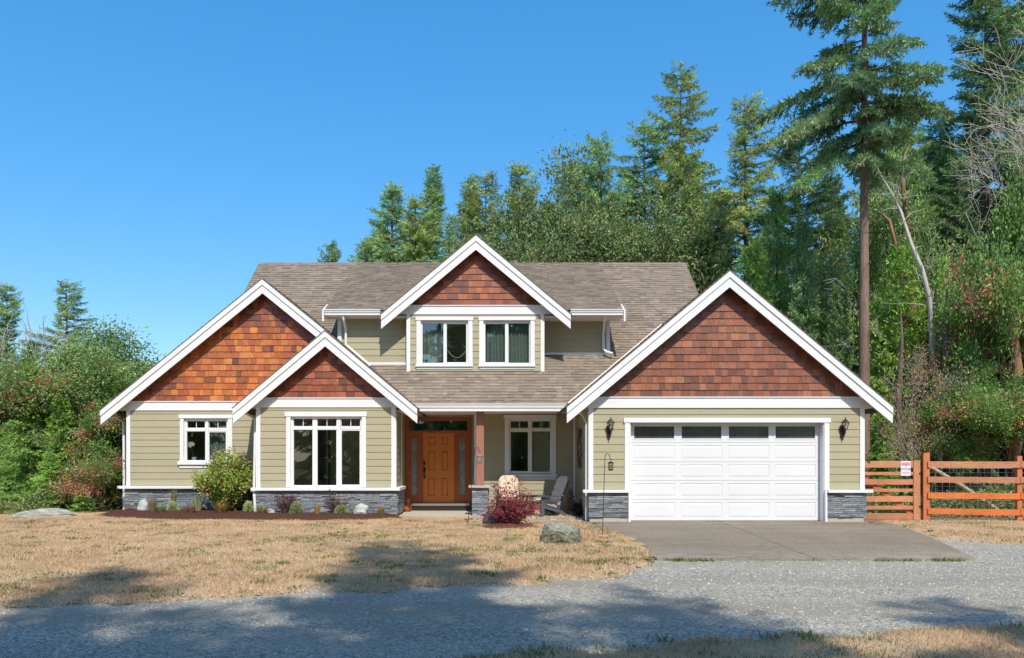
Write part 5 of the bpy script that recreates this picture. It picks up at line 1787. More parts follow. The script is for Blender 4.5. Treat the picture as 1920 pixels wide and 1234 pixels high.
    tm.polygons.foreach_set('use_smooth', [True] * len(tm.polygons))
    tm.materials.append(M[bark])
    return tm, crown


def leaves_mesh(P, A, S, C, seed, cup=0.2, aspect=0.5):
    """oval leaves (two quads folded along the midrib) at P along A"""
    rng = np.random.default_rng(seed)
    P, A, S, C = (np.asarray(a, dtype=np.float64) for a in (P, A, S, C))
    n = len(P)
    A = A / (np.linalg.norm(A, axis=1, keepdims=True) + 1e-9)
    X = SUNWARD + rng.normal(0, 0.6, (n, 3))
    B = np.cross(A, X)
    B /= np.linalg.norm(B, axis=1, keepdims=True) + 1e-9
    Nn = np.cross(B, A)
    S = S[:, None]
    V = np.empty((n, 6, 3))
    V[:, 0] = P
    V[:, 1] = P + A * S * 0.5 + B * S * aspect * 0.5 + Nn * S * cup
    V[:, 2] = P + A * S
    V[:, 3] = P
    V[:, 4] = P + A * S
    V[:, 5] = P + A * S * 0.5 - B * S * aspect * 0.5 + Nn * S * cup
    return V.reshape(-1, 3), np.arange(n * 6).reshape(-1, 3), np.repeat(C, 6, axis=0)


PAL_MAD = ((0.242, 0.339, 0.114), (0.196, 0.295, 0.102), (0.307, 0.395, 0.138), (0.164, 0.252, 0.102), (0.351, 0.395, 0.151))
PAL_RED = ((0.52, 0.13, 0.09), (0.60, 0.22, 0.11), (0.45, 0.13, 0.11), (0.58, 0.28, 0.10), (0.50, 0.28, 0.22))


def branchy(rr, tk, p, d, L, r, depth, ends, up=0.25, kink=0.35, split=(2, 3), shrink=0.72, sides=5, tipr=0.004):
    n = 4
    pts, rad = [p.copy()], [r]
    dd = d.copy()
    for i in range(n):
        dd = (dd + Vector((rr.gauss(0, kink), rr.gauss(0, kink), rr.gauss(0, kink) + up * 0.4)) * 0.35).normalized()
        pts.append(pts[-1] + dd * (L / n))
        rad.append(max(tipr, r * (1 - 0.42 * (i + 1) / n)))
    tk.tube(pts, rad, sides, cap=False)
    if depth <= 1:
        ends.extend([(pts[i], dd.copy()) for i in (2, 3, 4)])
    if depth == 0: return
    for _ in range(rr.randint(*split)):
        q = rr.choice((2, 3, 4, 4))
        nd = (dd + Vector((rr.gauss(0, 0.6), rr.gauss(0, 0.6), rr.gauss(0, 0.45) + up * 0.3))).normalized()
        branchy(rr, tk, pts[q], nd, L * shrink * rr.uniform(0.75, 1.2), max(tipr, rad[q] * 0.68), depth - 1, ends, up, kink, split, shrink, max(3, sides - 1), tipr)


def broadleaf(seed, H, spread, trunks=1, depth=5, leaf=0.11, per=14, pal=PAL_MAD, red=0.2, pal2=PAL_RED, r0=None, bark='madrone_bark', lean=0.15, clump=0.3, first=0.35, aspect=0.5, redlow=False, up=0.3, maxleaf=26000, dead=0.0):
    """trunk and crown of a leafy tree or shrub: limbs divide, leaves crowd round the last twigs in clumps"""
    rr = random.Random(seed)
    tk, ends = MB(), []
    r0 = r0 or 0.018 * H
    for k in range(trunks):
        a = rr.uniform(0, 6.28)
        d = Vector((lean * math.cos(a), lean * math.sin(a), 1)).normalized()
        branchy(rr, tk, Vector((rr.uniform(-0.1, 0.1) * (trunks > 1), rr.uniform(-0.1, 0.1) * (trunks > 1), -0.05)), d, H * first, r0 / math.sqrt(trunks), depth, ends, up, 0.5 * spread, (2, 3), 0.74)
    zmax = max(e[0].z for e in ends)
    k = H / max(zmax, 0.1)
    kx = 1 + (k - 1) * 0.5
    ends = [(Vector((e.x * kx, e.y * kx, e.z * k)), d) for e, d in ends]
    P, A, S, C = [], [], [], []
    n_per = max(3, min(per, int(maxleaf / max(1, len(ends)))))
    for e, d in ends:
        rd = float(vnoise(e.x * 1.0 + seed, e.y * 1.0 + e.z * 0.9, 0.9)) < red + 0.12 * (red > 0)
        cp = rr.choice(pal2) if rd and red > 0 else rr.choice(pal)
        br = rr.uniform(0.8, 1.25)
        if dead and rr.random() < dead: continue
        for _ in range(n_per):
            o = Vector((rr.gauss(0, clump), rr.gauss(0, clump), rr.gauss(0, clump * 0.7)))
            P.append(e + o)
            A.append(o.normalized() * 0.6 + d * 0.4 + Vector((rr.gauss(0, 0.4), rr.gauss(0, 0.4), rr.gauss(0, 0.4) - 0.1)))
            S.append(leaf * rr.uniform(0.6, 1.25))
            c = cp if rr.random() < 0.85 else rr.choice(pal)
            C.append([v * br * rr.uniform(0.8, 1.2) for v in c])
    V, Fc, cc = leaves_mesh(P, A, S, C, seed, aspect=aspect)
    crown = np_mesh('crown', V, Fc, cc, 'leaf')
    tm = bpy.data.meshes.new('trunk')
    tm.from_pydata([(v[0] * (1 + (k - 1) * 0.5), v[1] * (1 + (k - 1) * 0.5), v[2] * k) for v in tk.v], [], tk.f)
    tm.polygons.foreach_set('use_smooth', [True] * len(tm.polygons))
    tm.materials.append(M[bark])
    return tm, crown


def dead_tree(seed, H, spread, r0, depth=6, first=0.3, up=0.3):
    rr = random.Random(seed)
    tk, ends = MB(), []
    branchy(rr, tk, Vector((0, 0, -0.05)), Vector((0.05, 0, 1)), H * first, r0, depth, ends, up, 0.45 * spread, (2, 3), 0.78, 6, 0.006)
    k = H / max(v[2] for v in tk.v)
    tm = bpy.data.meshes.new('trunk')
    tm.from_pydata([(v[0] * k, v[1] * k, v[2] * k) for v in tk.v], [], tk.f)
    tm.polygons.foreach_set('use_smooth', [True] * len(tm.polygons))
    tm.materials.append(M['dead_bark'])
    return tm


def plant(name, meshes, loc, label, category, group=None, rot=None, scale=1.0, needle=None, sxy=1.0, crown_name='crown', trunk_name='trunk'):
    root = empty(name, loc, label, category, group)
    root.rotation_euler.z = R.uniform(0, 6.28) if rot is None else rot
    root.scale = (scale * sxy, scale * sxy, scale)
    for me, nm in zip(meshes, (trunk_name, crown_name)):
        if me is None: continue
        o = bpy.data.objects.new(nm, me)
        COL.objects.link(o)
        o.parent = root
        if nm == crown_name and needle:
            o.material_slots[0].link = 'OBJECT'
            o.material_slots[0].material = M[needle]
    return root


FIRS = [
    conifer(101, 24, 5.0, 0.08, 0.52, 6, 0.76, -0.2, 0.6, 0.35, 0.07),
    conifer(102, 24, 6.0, 0.12, 0.62, 6, 0.66, -0.15, 0.55, 0.30, 0.12, irregular=0.55, cone=0.05),
    conifer(103, 24, 5.6, 0.20, 0.74, 6, 0.60, -0.25, 0.4, 0.22, 0.16, irregular=0.65, cone=0.10),
    conifer(104, 24, 4.0, 0.06, 0.48, 6, 0.9, -0.1, 0.7, 0.3, 0.06, spray=0.34),
    conifer(105, 24, 6.2, 0.16, 0.66, 6, 0.52, -0.3, 0.5, 0.4, 0.10, irregular=0.5, hang=0.35),
]
YOUNG = [
    conifer(201, 6, 1.9, 0.02, 0.26, 6, 0.9, 0.15, 0.9, 0.25, 0.05, spray=0.26, twig=0.2, hang=0.1, pal=((0.163, 0.253, 0.083), (0.195, 0.293, 0.112), (0.139, 0.220, 0.083), (0.211, 0.309, 0.131))),
    conifer(202, 5, 1.7, 0.02, 0.24, 6, 0.8, 0.0, 0.7, 0.4, 0.05, spray=0.26, twig=0.2, hang=0.3, pal=((0.146, 0.244, 0.066), (0.179, 0.276, 0.075), (0.122, 0.204, 0.066), (0.211, 0.293, 0.083))),
]


def fir(proto, px, top, d, label, needle='needle', group=None, sxy=1.0, name='fir_tree', rot=None):
    Hp = 24 if proto in FIRS else (6 if proto is YOUNG[0] else 5)
    h = PZ(top, d) + 0.05
    s = h / Hp
    return plant(name, proto, (PX(px, d), d, -0.06), label, 'tree', group, rot, s, needle, sxy)


# behind the house, left to right
fir(FIRS[0], 735, 346, 43, 'fir rising left of the dormer gable, leftmost of the group behind the roof', sxy=1.35)
fir(FIRS[3], 815, 312, 46, 'narrow dark fir with the tallest tip left of the dormer gable', 'needle', sxy=1.3)
fir(FIRS[1], 782, 372, 41, 'olive fir filling between the two pointed firs left of the dormer', 'needle_olive', sxy=1.2)
fir(FIRS[1], 690, 452, 40, 'low spreading fir at the left end of the group behind the roof', 'needle', sxy=1.1)
fir(FIRS[2], 912, 326, 43, 'fir with bare pale trunk right behind the dormer gable peak', 'needle_olive', sxy=1.05)
fir(FIRS[3], 880, 336, 46, 'thin fir just above the dormer gable peak', 'needle_olive', sxy=1.4)
fir(FIRS[1], 978, 307, 42, 'coned fir standing free between the dormer peak and the broad madrones', 'needle_olive', sxy=1.1)
fir(FIRS[0], 1072, 312, 45, 'green fir rising from behind the madrone clump', sxy=1.2)
fir(FIRS[1], 1025, 385, 40, 'shorter fir behind the roof ridge, right of the coned fir', 'needle', sxy=0.95)
fir(FIRS[4], 1125, 262, 43, 'ragged fir standing over the broad madrone crown', 'needle', sxy=1.0)
fir(FIRS[4], 1205, 236, 44, 'broad ragged fir over the right half of the ridge', 'needle', sxy=1.1)
fir(FIRS[2], 1280, 122, 41, 'tallest narrow fir with dense pointed tip above the right end of the ridge', 'needle_olive', sxy=0.95)
fir(FIRS[1], 1298, 330, 38, 'olive fir below the tallest narrow fir', 'needle_olive', sxy=0.95)
fir(FIRS[2], 1392, 183, 41, 'open fir with long level branches and visible trunk beside the tallest fir', 'needle_olive', sxy=1.05)
fir(FIRS[4], 1345, 395, 36, 'bushy olive fir behind the garage roof peak', 'needle_olive', sxy=0.85)
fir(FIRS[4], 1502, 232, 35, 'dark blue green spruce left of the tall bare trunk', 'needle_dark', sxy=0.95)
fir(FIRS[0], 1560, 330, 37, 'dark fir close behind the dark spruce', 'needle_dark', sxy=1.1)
fir(FIRS[1], 620, 456, 62, 'tiny fir tip alone over the left of the ridge', 'needle')
# young pale firs over the garage roof
fir(YOUNG[0], 1453, 372, 30, 'tall young pale green fir with upswept tips behind the garage roof', 'needle_bright', name='young_fir', sxy=0.62)
fir(YOUNG[0], 1508, 428, 29, 'slender young fir with a single leader right of the pale young fir', 'needle', name='young_fir', sxy=0.55)
fir(YOUNG[1], 1410, 470, 29.5, 'low young fir against the left slope of the garage peak', 'needle_bright', name='young_fir', sxy=0.75)
fir(YOUNG[0], 1570, 545, 28, 'young fir beside the right slope of the garage roof', 'needle', name='young_fir', sxy=0.7)
fir(YOUNG[1], 1650, 775, 24, 'small bright green fir just right of the garage wall above the gate', 'needle_bright', name='young_fir', sxy=1.0)
fir(YOUNG[1], 1700, 468, 27.6, 'bright yellow green fir between the tall trunk and the white snag', 'needle_bright', name='young_fir', sxy=0.8)
fir(YOUNG[1], 1648, 560, 27.9, 'bright fir with drooping fans behind the giant bare trunk', 'needle_bright', name='young_fir', sxy=0.7)
fir(YOUNG[0], 1765, 500, 27.4, 'light green fir right of the white snag', 'needle_bright', name='young_fir', sxy=0.55)
fir(FIRS[4], 1740, 380, 36, 'mid green fir behind the white snag', 'needle', sxy=0.75)
fir(FIRS[1], 1850, -60, 35, 'dark tall fir behind the bare grey tree', 'needle_dark', sxy=1.25)
fir(FIRS[4], 1965, -120, 36, 'tall fir cut by the right edge above the madrone', 'needle', sxy=1.1)
fir(FIRS[4], 1795, 300, 33, 'dark drooping fir between the snag and the right madrone', 'needle_dark', sxy=0.8)
fir(FIRS[0], 1930, 260, 36, 'dark fir at the right edge of the picture', 'needle_dark', sxy=1.0)
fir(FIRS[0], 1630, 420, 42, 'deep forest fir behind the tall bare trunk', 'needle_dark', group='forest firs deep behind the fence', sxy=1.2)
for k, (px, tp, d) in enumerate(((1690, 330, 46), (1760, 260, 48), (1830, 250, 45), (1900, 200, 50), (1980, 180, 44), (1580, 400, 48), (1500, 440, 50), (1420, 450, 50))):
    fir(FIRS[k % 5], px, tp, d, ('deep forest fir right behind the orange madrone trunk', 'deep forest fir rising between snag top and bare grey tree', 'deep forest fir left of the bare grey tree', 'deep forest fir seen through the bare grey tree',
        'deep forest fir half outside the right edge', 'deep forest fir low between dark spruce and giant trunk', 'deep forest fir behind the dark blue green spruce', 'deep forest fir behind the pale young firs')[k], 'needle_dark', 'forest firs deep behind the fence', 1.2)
for k, (px, tp, d) in enumerate(((715, 420, 50), (765, 400, 50), (845, 395, 50), (935, 400, 50), (1030, 370, 52), (1110, 340, 50), (1170, 330, 50), (1250, 340, 50), (1330, 350, 50))):
    fir(FIRS[(k + 1) % 5], px, tp + 10, d, 'far fir behind the roof, ' + ('lowest at the left end of the row', 'between the two pointed firs', 'just left of the dormer peak', 'right of the fir with the pale trunk', 'behind the gap right of the coned fir',
        'left behind the broad madrone crown', 'right behind the broad madrone crown', 'left of the tallest narrow fir', 'between the tallest fir and the open fir')[k], 'needle', 'firs of the far row behind the house', 1.35)

# the big fir with the tall bare trunk
BIG = conifer(301, 24, 3.6, 0.49, 0.50, 6, 0.34, -0.3, 0.35, 0.3, 0.26, spray=0.36, twig=0.14, hang=0.35, r0=0.235, irregular=0.75, bend=0.12, bark='bark_tall', pal=((0.130, 0.211, 0.076), (0.166, 0.247, 0.095), (0.209, 0.283, 0.116), (0.113, 0.193, 0.106), (0.244, 0.301, 0.147)))
plant('fir_tree', BIG, (PX(1620, 27), 27, -0.06), 'giant fir with a long bare reddish trunk beside the garage roof', 'tree', rot=2.4, sxy=0.9)
# left forest
fir(FIRS[1], 15, 533, 31, 'pointed fir at the left edge of the picture', 'needle', sxy=1.15)
fir(FIRS[2], 122, 525, 31, 'open topped fir standing above the red leaved madrone', 'needle', sxy=1.3)
fir(YOUNG[1], 55, 690, 25.5, 'blue green young fir low at the left edge', 'needle_bright', name='young_fir', sxy=1.0)
fir(YOUNG[1], 110, 745, 25, 'yellow green young fir left of the red leaved shrub', 'needle_bright', name='young_fir', sxy=1.0)
fir(YOUNG[0], 10, 800, 24, 'bright small fir in the left corner behind the flat boulder', 'needle_bright', name='young_fir', sxy=1.1)
fir(YOUNG[1], 92, 850, 23.5, 'knee high bright fir behind the flat boulder', 'needle_bright', name='young_fir', sxy=1.3)
fir(YOUNG[1], 150, 905, 23.2, 'lowest little fir at the foot of the red shrub', 'needle_bright', name='young_fir', sxy=1.6)
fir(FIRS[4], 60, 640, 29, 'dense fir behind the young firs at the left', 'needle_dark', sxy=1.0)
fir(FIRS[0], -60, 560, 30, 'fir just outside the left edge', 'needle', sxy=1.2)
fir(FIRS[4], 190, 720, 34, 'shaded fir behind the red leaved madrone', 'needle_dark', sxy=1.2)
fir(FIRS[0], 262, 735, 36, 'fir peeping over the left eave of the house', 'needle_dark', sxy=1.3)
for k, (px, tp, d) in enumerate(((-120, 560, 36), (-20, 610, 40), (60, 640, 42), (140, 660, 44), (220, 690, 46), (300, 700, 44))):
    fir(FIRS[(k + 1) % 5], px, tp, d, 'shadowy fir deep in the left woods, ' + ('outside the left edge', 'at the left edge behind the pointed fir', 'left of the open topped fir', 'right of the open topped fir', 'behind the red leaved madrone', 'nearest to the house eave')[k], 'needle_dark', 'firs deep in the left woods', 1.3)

# madrones and other leafy trees
MAD = [broadleaf(401, 9, 1.0, 2, 5, 0.15, 40, red=0.07, clump=0.38, maxleaf=60000), broadleaf(402, 9, 1.1, 3, 5, 0.14, 34, red=0.0, clump=0.3, maxleaf=46000, bark='bark', pal=((0.184, 0.230, 0.086), (0.218, 0.253, 0.106), (0.144, 0.196, 0.073))),
       broadleaf(403, 8, 0.55, 2, 5, 0.17, 26, red=0.22, clump=0.3, first=0.4, maxleaf=42000, pal=((0.161, 0.270, 0.066), (0.127, 0.218, 0.060), (0.207, 0.310, 0.086)), pal2=((0.575, 0.149, 0.079), (0.632, 0.230, 0.093), (0.483, 0.161, 0.132), (0.460, 0.276, 0.264)))]


def leafy(proto, Hp, px, top, d, label, name='madrone_tree', sxy=1.0, rot=None, category='tree'):
    return plant(name, proto, (PX(px, d), d, -0.06), label, category, None, rot, (PZ(top, d) + 0.05) / Hp, None, sxy)


leafy(MAD[0], 9, 200, 602, 27.2, 'madrone with clusters of red leaves at the left corner of the house', sxy=1.3)
leafy(MAD[0], 9, 130, 640, 26.8, 'second madrone with red tinted leaves left of the first one', sxy=1.25, rot=2.2)
leafy(MAD[0], 9, 248, 622, 28.5, 'madrone behind the left eave with sparse red leaves', sxy=1.2, rot=4.1)
leafy(MAD[1], 9, 75, 680, 26.5, 'leafy olive tree between the pointed fir and the red leaved madrone', sxy=1.2)
leafy(MAD[2], 8, 235, 720, 25.5, 'glossy green madrone tucked under the left eave', sxy=0.9)
leafy(MAD[1], 9, 1140, 300, 41, 'broad pale green madrone crown over the middle of the ridge', sxy=0.8)
leafy(MAD[1], 9, 1215, 380, 39, 'lower leafy madrone right of the broad crown', sxy=0.85)
leafy(MAD[1], 9, 1070, 400, 39, 'leafy tree with a reddish trunk behind the ridge', sxy=0.7)
leafy(MAD[2], 8, 1890, 395, 25, 'madrone full of green and orange red leaves at the right edge', sxy=0.5)
leafy(MAD[2], 8, 1945, 330, 26, 'tall madrone partly outside the right edge', sxy=0.5)
leafy(MAD[2], 8, 1830, 690, 23.5, 'low glossy green madrone sprouts behind the rail fence', sxy=0.9)
leafy(MAD[2], 8, 1905, 700, 23.2, 'leafy madrone base at the far end of the rail fence', sxy=1.0)
fir(FIRS[4], 1655, 255, 38, 'mid green fir filling the gap low behind the giant fir', 'needle', sxy=1.05)
fir(FIRS[2], 1765, 225, 38.5, 'green fir between the white snag and the bare grey tree', 'needle', sxy=1.1)
fir(FIRS[0], 1695, 190, 36, 'green fir whose tip shows right of the giant fir', 'needle', sxy=0.95)
leafy(MAD[0], 9, 1690, 300, 31, 'slim madrone with red tufts behind the white snag', sxy=0.45)
SHR = broadleaf(410, 3, 1.3, 6, 3, 0.10, 34, red=0.36, clump=0.2, first=0.42, r0=0.06, pal=((0.16, 0.22, 0.06), (0.20, 0.26, 0.075), (0.13, 0.18, 0.055)), pal2=((0.52, 0.18, 0.13), (0.50, 0.26, 0.2), (0.42, 0.15, 0.14), (0.55, 0.30, 0.17)))
leafy(SHR, 3, 190, 843, 23.6, 'rounded shrub of green and pinkish red leaves left of the house corner', 'red_leaf_shrub', 1.15, category='shrub')
DSH = broadleaf(411, 6, 0.7, 3, 4, 0.12, 11, red=0.75, clump=0.26, first=0.4, r0=0.09, bark='dead_bark', dead=0.25, pal2=((0.38, 0.28, 0.23), (0.44, 0.33, 0.27), (0.30, 0.21, 0.18), (0.50, 0.22, 0.11)), pal=((0.13, 0.20, 0.05), (0.36, 0.25, 0.2), (0.15, 0.21, 0.06)))
leafy(DSH, 6, 1735, 650, 23.5, 'half dead shrub with brown withered leaves behind the gate post', 'withered_shrub', 0.5, category='shrub')
leafy(DSH, 6, 1700, 765, 23.8, 'withered leafy shrub with orange tints behind the warning sign', 'withered_shrub', 0.55, category='shrub')

DT = dead_tree(501, 17, 1.0, 0.2, 8, 0.3, 0.3)
plant('bare_tree', (DT, None), (PX(1885, 28), 28, -0.06), 'leafless grey tree with a tangle of pale branches at the upper right', 'tree', rot=1.2, scale=1.12, sxy=0.85)
DT2 = dead_tree(502, 6, 0.8, 0.07, 5, 0.3, 0.4)
plant('bare_tree', (DT2, None), (PX(82, 29), 29, -0.06), 'small leafless tree beside the open topped fir at the left', 'tree', scale=1.15, sxy=0.8)
plant('bare_tree', (DT2, None), (PX(1012, 38), 38, -0.06), 'bare forked white stem behind the ridge right of the dormer', 'tree', scale=1.95, sxy=0.4)
plant('bare_tree', (DT2, None), (PX(853, 38.5), 38.5, -0.06), 'thin bare white stem left of the dormer peak', 'tree', scale=2.1, sxy=0.18)
sn = empty('snag', (PX(1765, 26), 26, -0.06), 'curved white dead snag between the giant fir and the right madrone', 'tree')
sp = [(1768, 862), (1760, 740), (1752, 650), (1746, 590), (1738, 555), (1724, 505), (1708, 460), (1692, 395), (1682, 370), (1655, 330), (1640, 310)]
MB().tube([(PX(a, 26), 26 + 0.15 * math.sin(i), PZ(b, 26) if i else -0.1) for i, (a, b) in enumerate(sp)], [0.11, 0.1, 0.085, 0.08, 0.075, 0.065, 0.055, 0.045, 0.035, 0.02, 0.01], 8).build('trunk', 'dead_bark', sn, smooth=True)
br_ = MB()
for i in range(46):
    j = R.choice((1, 1, 2, 2, 3, 3, 4, 5, 6, 7, 8))
    a, b = sp[j]
    p = Vector((PX(a, 26), 26, PZ(b + R.uniform(-30, 30), 26)))
    d = Vector((R.uniform(-1, 1), R.uniform(-1, 0.6), R.uniform(-0.2, 0.5))).normalized()
    L = R.uniform(0.4, 1.6)
    pts = [p]
    for q in range(4):
        d = (d + Vector((R.gauss(0, 0.3), R.gauss(0, 0.3), R.gauss(0, 0.3)))).normalized()
        pts.append(pts[-1] + d * L / 4)
    br_.tube(pts, [0.014, 0.011, 0.008, 0.006, 0.003], 4, cap=False)
props(br_.build('branches', 'dead_bark', sn), kind='stuff')
om = empty('madrone_tree', (PX(1700, 29), 29, -0.06), 'bare orange barked madrone trunk leaning beside the giant fir', 'tree')
tp_ = [(1720, 850), (1716, 700), (1712, 560), (1708, 460), (1699, 400), (1694, 360), (1693, 310), (1697, 290), (1706, 270)]
MB().tube([(PX(a, 29), 29, PZ(b, 29) if i else -0.1) for i, (a, b) in enumerate(tp_)], [0.17, 0.145, 0.13, 0.12, 0.1, 0.085, 0.06, 0.035, 0.012], 9).build('trunk', 'madrone_bark', om, smooth=True)
MB().tube([(PX(a, 28.7), 28.7, PZ(b, 28.7)) for a, b in ((1714, 640), (1690, 520), (1677, 450), (1668, 415), (1655, 402), (1640, 395))], [0.09, 0.075, 0.065, 0.055, 0.035, 0.012], 8).build('limb', 'madrone_bark', om, smooth=True)
ot = empty('madrone_tree', (PX(1906, 24.2), 24.2, -0.06), 'smooth orange trunk showing through the leaves at the right edge', 'tree')
MB().tube([(PX(a, 24.2), 24.2, PZ(b, 24.2) if i else -0.1) for i, (a, b) in enumerate(((1900, 850), (1903, 770), (1908, 690), (1902, 640), (1893, 580), (1880, 500)))], [0.17, 0.16, 0.14, 0.12, 0.1, 0.04], 9).build('trunk', 'madrone_bark', ot, smooth=True)
for px, d, h, lab in ((1660, 30, 11, 'straight dark trunk in the shade right of the giant fir'), (1773, 25.4, 7.5, 'grey trunk standing behind the snag and the gate post'), (1688, 26, 6.5, 'slim grey trunk behind the small bright fir')):
    q = empty('bare_tree', (PX(px, d), d, -0.06), lab, 'tree')
    MB().tube([(PX(px, d) + 0.06 * math.sin(i * 1.3), d, -0.1 + h * i / 7) for i in range(8)], [0.14, 0.13, 0.12, 0.105, 0.09, 0.07, 0.045, 0.012], 8).build('trunk', 'bark', q, smooth=True)


# undergrowth: leafy clutter on the forest floor, nobody could count it
def undergrowth(seed, boxes, n, pal, hmax):
    rr = random.Random(seed)
    P, A, S, C = [], [], [], []
    for _ in range(n):
        x0, x1, y0, y1 = rr.choice(boxes)
        x, y = rr.uniform(x0, x1), rr.uniform(y0, y1)
        h = hmax * (0.25 + float(vnoise(x, y, 1.3)))
        br = rr.uniform(0.7, 1.25)
        c = rr.choice(pal)
        for _ in range(9):
            P.append((x + rr.gauss(0, 0.22), y + rr.gauss(0, 0.22), rr.uniform(-0.05, h)))
            A.append((rr.gauss(0, 1), rr.gauss(0, 1), rr.gauss(0.4, 0.6)))
            S.append(rr.uniform(0.07, 0.16))
            C.append([v * br * rr.uniform(0.8, 1.2) for v in c])
    V, Fc, cc = leaves_mesh(P, A, S, C, seed, aspect=0.42)
    return props(link_mesh('undergrowth', np_mesh('undergrowth', V, Fc, cc, 'leaf')), 'low leafy undergrowth of the woods', 'undergrowth', kind='stuff')


GRN = ((0.176, 0.264, 0.081), (0.229, 0.316, 0.102), (0.150, 0.229, 0.081), (0.264, 0.316, 0.111), (0.281, 0.211, 0.121))
undergrowth(601, [(-20, -11.2, 23.0, 30), (-18, -12.6, 22.6, 24)], 900, GRN, 0.55)
undergrowth(602, [(9.6, 22, 21.4, 30), (9.5, 17, 21.2, 24)], 1500, GRN, 0.8)


# ------------------------------------------------------------------ garden plants in the beds
def tuft(px, py, d, w, h, cols, label, n=150, name='grass_tuft', width=0.006, flare=0.5, category='ornamental grass', group='grass tufts in the mulch bed'):
    """upright blades fanning from one foot"""
    base = Vector((PX(px, d), d, PZ(py, d)))
    base.z = max(base.z, 0.03)
    V, Fc, cc = [], [], []
    for i in range(n):
        a = R.uniform(0, 6.28)
        r = R.random() ** 0.6
        f = base + Vector((math.cos(a) * r * w * 0.22, math.sin(a) * r * w * 0.22, -0.03))
        L = h * R.uniform(0.6, 1.08)
        out = Vector((math.cos(a), math.sin(a), 0)) * (w * 0.5 * r * flare * 2)
        mid = f + out * 0.4 + Vector((0, 0, L * 0.6))
        tip = f + out + Vector((R.gauss(0, 0.02), R.gauss(0, 0.02), L))
        sd = Vector((-math.sin(a + R.uniform(-1, 1)), math.cos(a), 0)) * width
        k = len(V)
        V += [f - sd, f + sd, mid + sd * 0.8, mid - sd * 0.8, tip]
        Fc += [(k, k + 1, k + 2, k + 3), (k + 3, k + 2, k + 4)]
        c = jitcol(R.choice(cols), 0.25)
        cc += [c] * 5
    mb = MB()
    mb.v, mb.f, mb.c = [tuple(v) for v in V], Fc, cc
    o = mb.build(name, 'grass')
    return props(o, label, category, group)


TAN = ((0.405, 0.270, 0.108), (0.324, 0.243, 0.095), (0.486, 0.324, 0.135))
BRN = ((0.257, 0.135, 0.068), (0.324, 0.189, 0.095), (0.203, 0.115, 0.061))
OCH = ((0.540, 0.297, 0.081), (0.446, 0.270, 0.081), (0.378, 0.270, 0.095))
GRE = ((0.20, 0.26, 0.09), (0.25, 0.30, 0.12), (0.28, 0.28, 0.12))
SIL = ((0.486, 0.513, 0.270), (0.405, 0.459, 0.243), (0.567, 0.567, 0.338))
tuft(287, 960, 21.7, 0.28, 0.42, TAN + GRE, 'tan green grass tuft beside the pointed pale rock')
tuft(302, 962, 21.4, 0.26, 0.27, GRE, 'short green tuft right of the pale rock', flare=0.7)
tuft(326, 948, 22.2, 0.2, 0.55, TAN + GRE, 'thin see through tall grass behind the silver cushion plant', n=70)
tuft(358, 965, 21.3, 0.3, 0.33, BRN, 'dark brown grass tuft in front of the large green shrub')
tuft(371, 958, 21.9, 0.34, 0.50, SIL + GRE, 'pale variegated grass at the left foot of the large shrub', n=130)
tuft(414, 963, 21.3, 0.36, 0.36, OCH, 'round ochre grass tuft in front of the large green shrub', n=200, flare=0.6)
tuft(491, 965, 21.1, 0.36, 0.30, GRE + TAN, 'wide green tuft under the left corner of the bay', n=180, flare=0.7)
tuft(594.5, 970, 20.8, 0.2, 0.38, OCH, 'narrow upright rust ochre grass below the bay window', n=140, flare=0.35)
tuft(714, 968, 20.9, 0.24, 0.34, TAN + OCH + GRE, 'tan grass tuft at the right end of the bay bed', n=150, flare=0.4)


def cushion_plant(px, py, d, w, h, pal, label, n=900, leaf=0.035, name='cushion_plant', category='plant', group='silver cushion plants in the bed', shape=1.0, lift=0.0):
    base = Vector((PX(px, d), d, max(0.03, PZ(py, d))))
    P, A, S, C = [], [], [], []
    st = MB()
    for i in range(14):
        a = R.uniform(0, 6.28)
        st.tube([base + Vector((0, 0, -0.03)), base + Vector((math.cos(a) * w * 0.2, math.sin(a) * w * 0.2, h * 0.5)), base + Vector((math.cos(a) * w * 0.4, math.sin(a) * w * 0.4, h * 0.8))], [0.006, 0.004, 0.002], 4, cap=False)
    for i in range(n):
        u = Vector((R.gauss(0, 1), R.gauss(0, 1), abs(R.gauss(0, 1)))).normalized() * R.uniform(0.5, 1.0) ** 0.6
        p = base + Vector((u.x * w / 2, u.y * w / 2, lift + u.z * (h - lift)))
        P.append(p)
        A.append(u + Vector((R.gauss(0, 0.4), R.gauss(0, 0.4), R.gauss(0.2, 0.4))))
        S.append(leaf * R.uniform(0.6, 1.4))
        C.append(jitcol(R.choice(pal), 0.25))
    V, Fc, cc = leaves_mesh(P, A, S, C, int(px * 7), aspect=0.4)
    root = empty(name, base, label, category, group)
    st.build('stems', 'stem', root)
    link_mesh('leaves', np_mesh('leaves', V, Fc, cc, 'leaf'), (0, 0, 0), root)
    return root


cushion_plant(324, 958, 21.8, 0.32, 0.27, SIL, 'rounded silvery cushion plant in front of the left stone base')
cushion_plant(466, 958, 21.6, 0.28, 0.27, SIL, 'pale silvery plant between the large shrub and the downspout')
cushion_plant(556, 964, 21.0, 0.36, 0.33, ((0.30, 0.33, 0.13), (0.36, 0.38, 0.17), (0.24, 0.28, 0.11)), 'round yellow green cushion plant in front of the first barberry')
cushion_plant(640, 965, 20.95, 0.36, 0.26, ((0.30, 0.34, 0.15), (0.25, 0.31, 0.13), (0.37, 0.38, 0.19)), 'low green cushion plant in front of the second barberry')


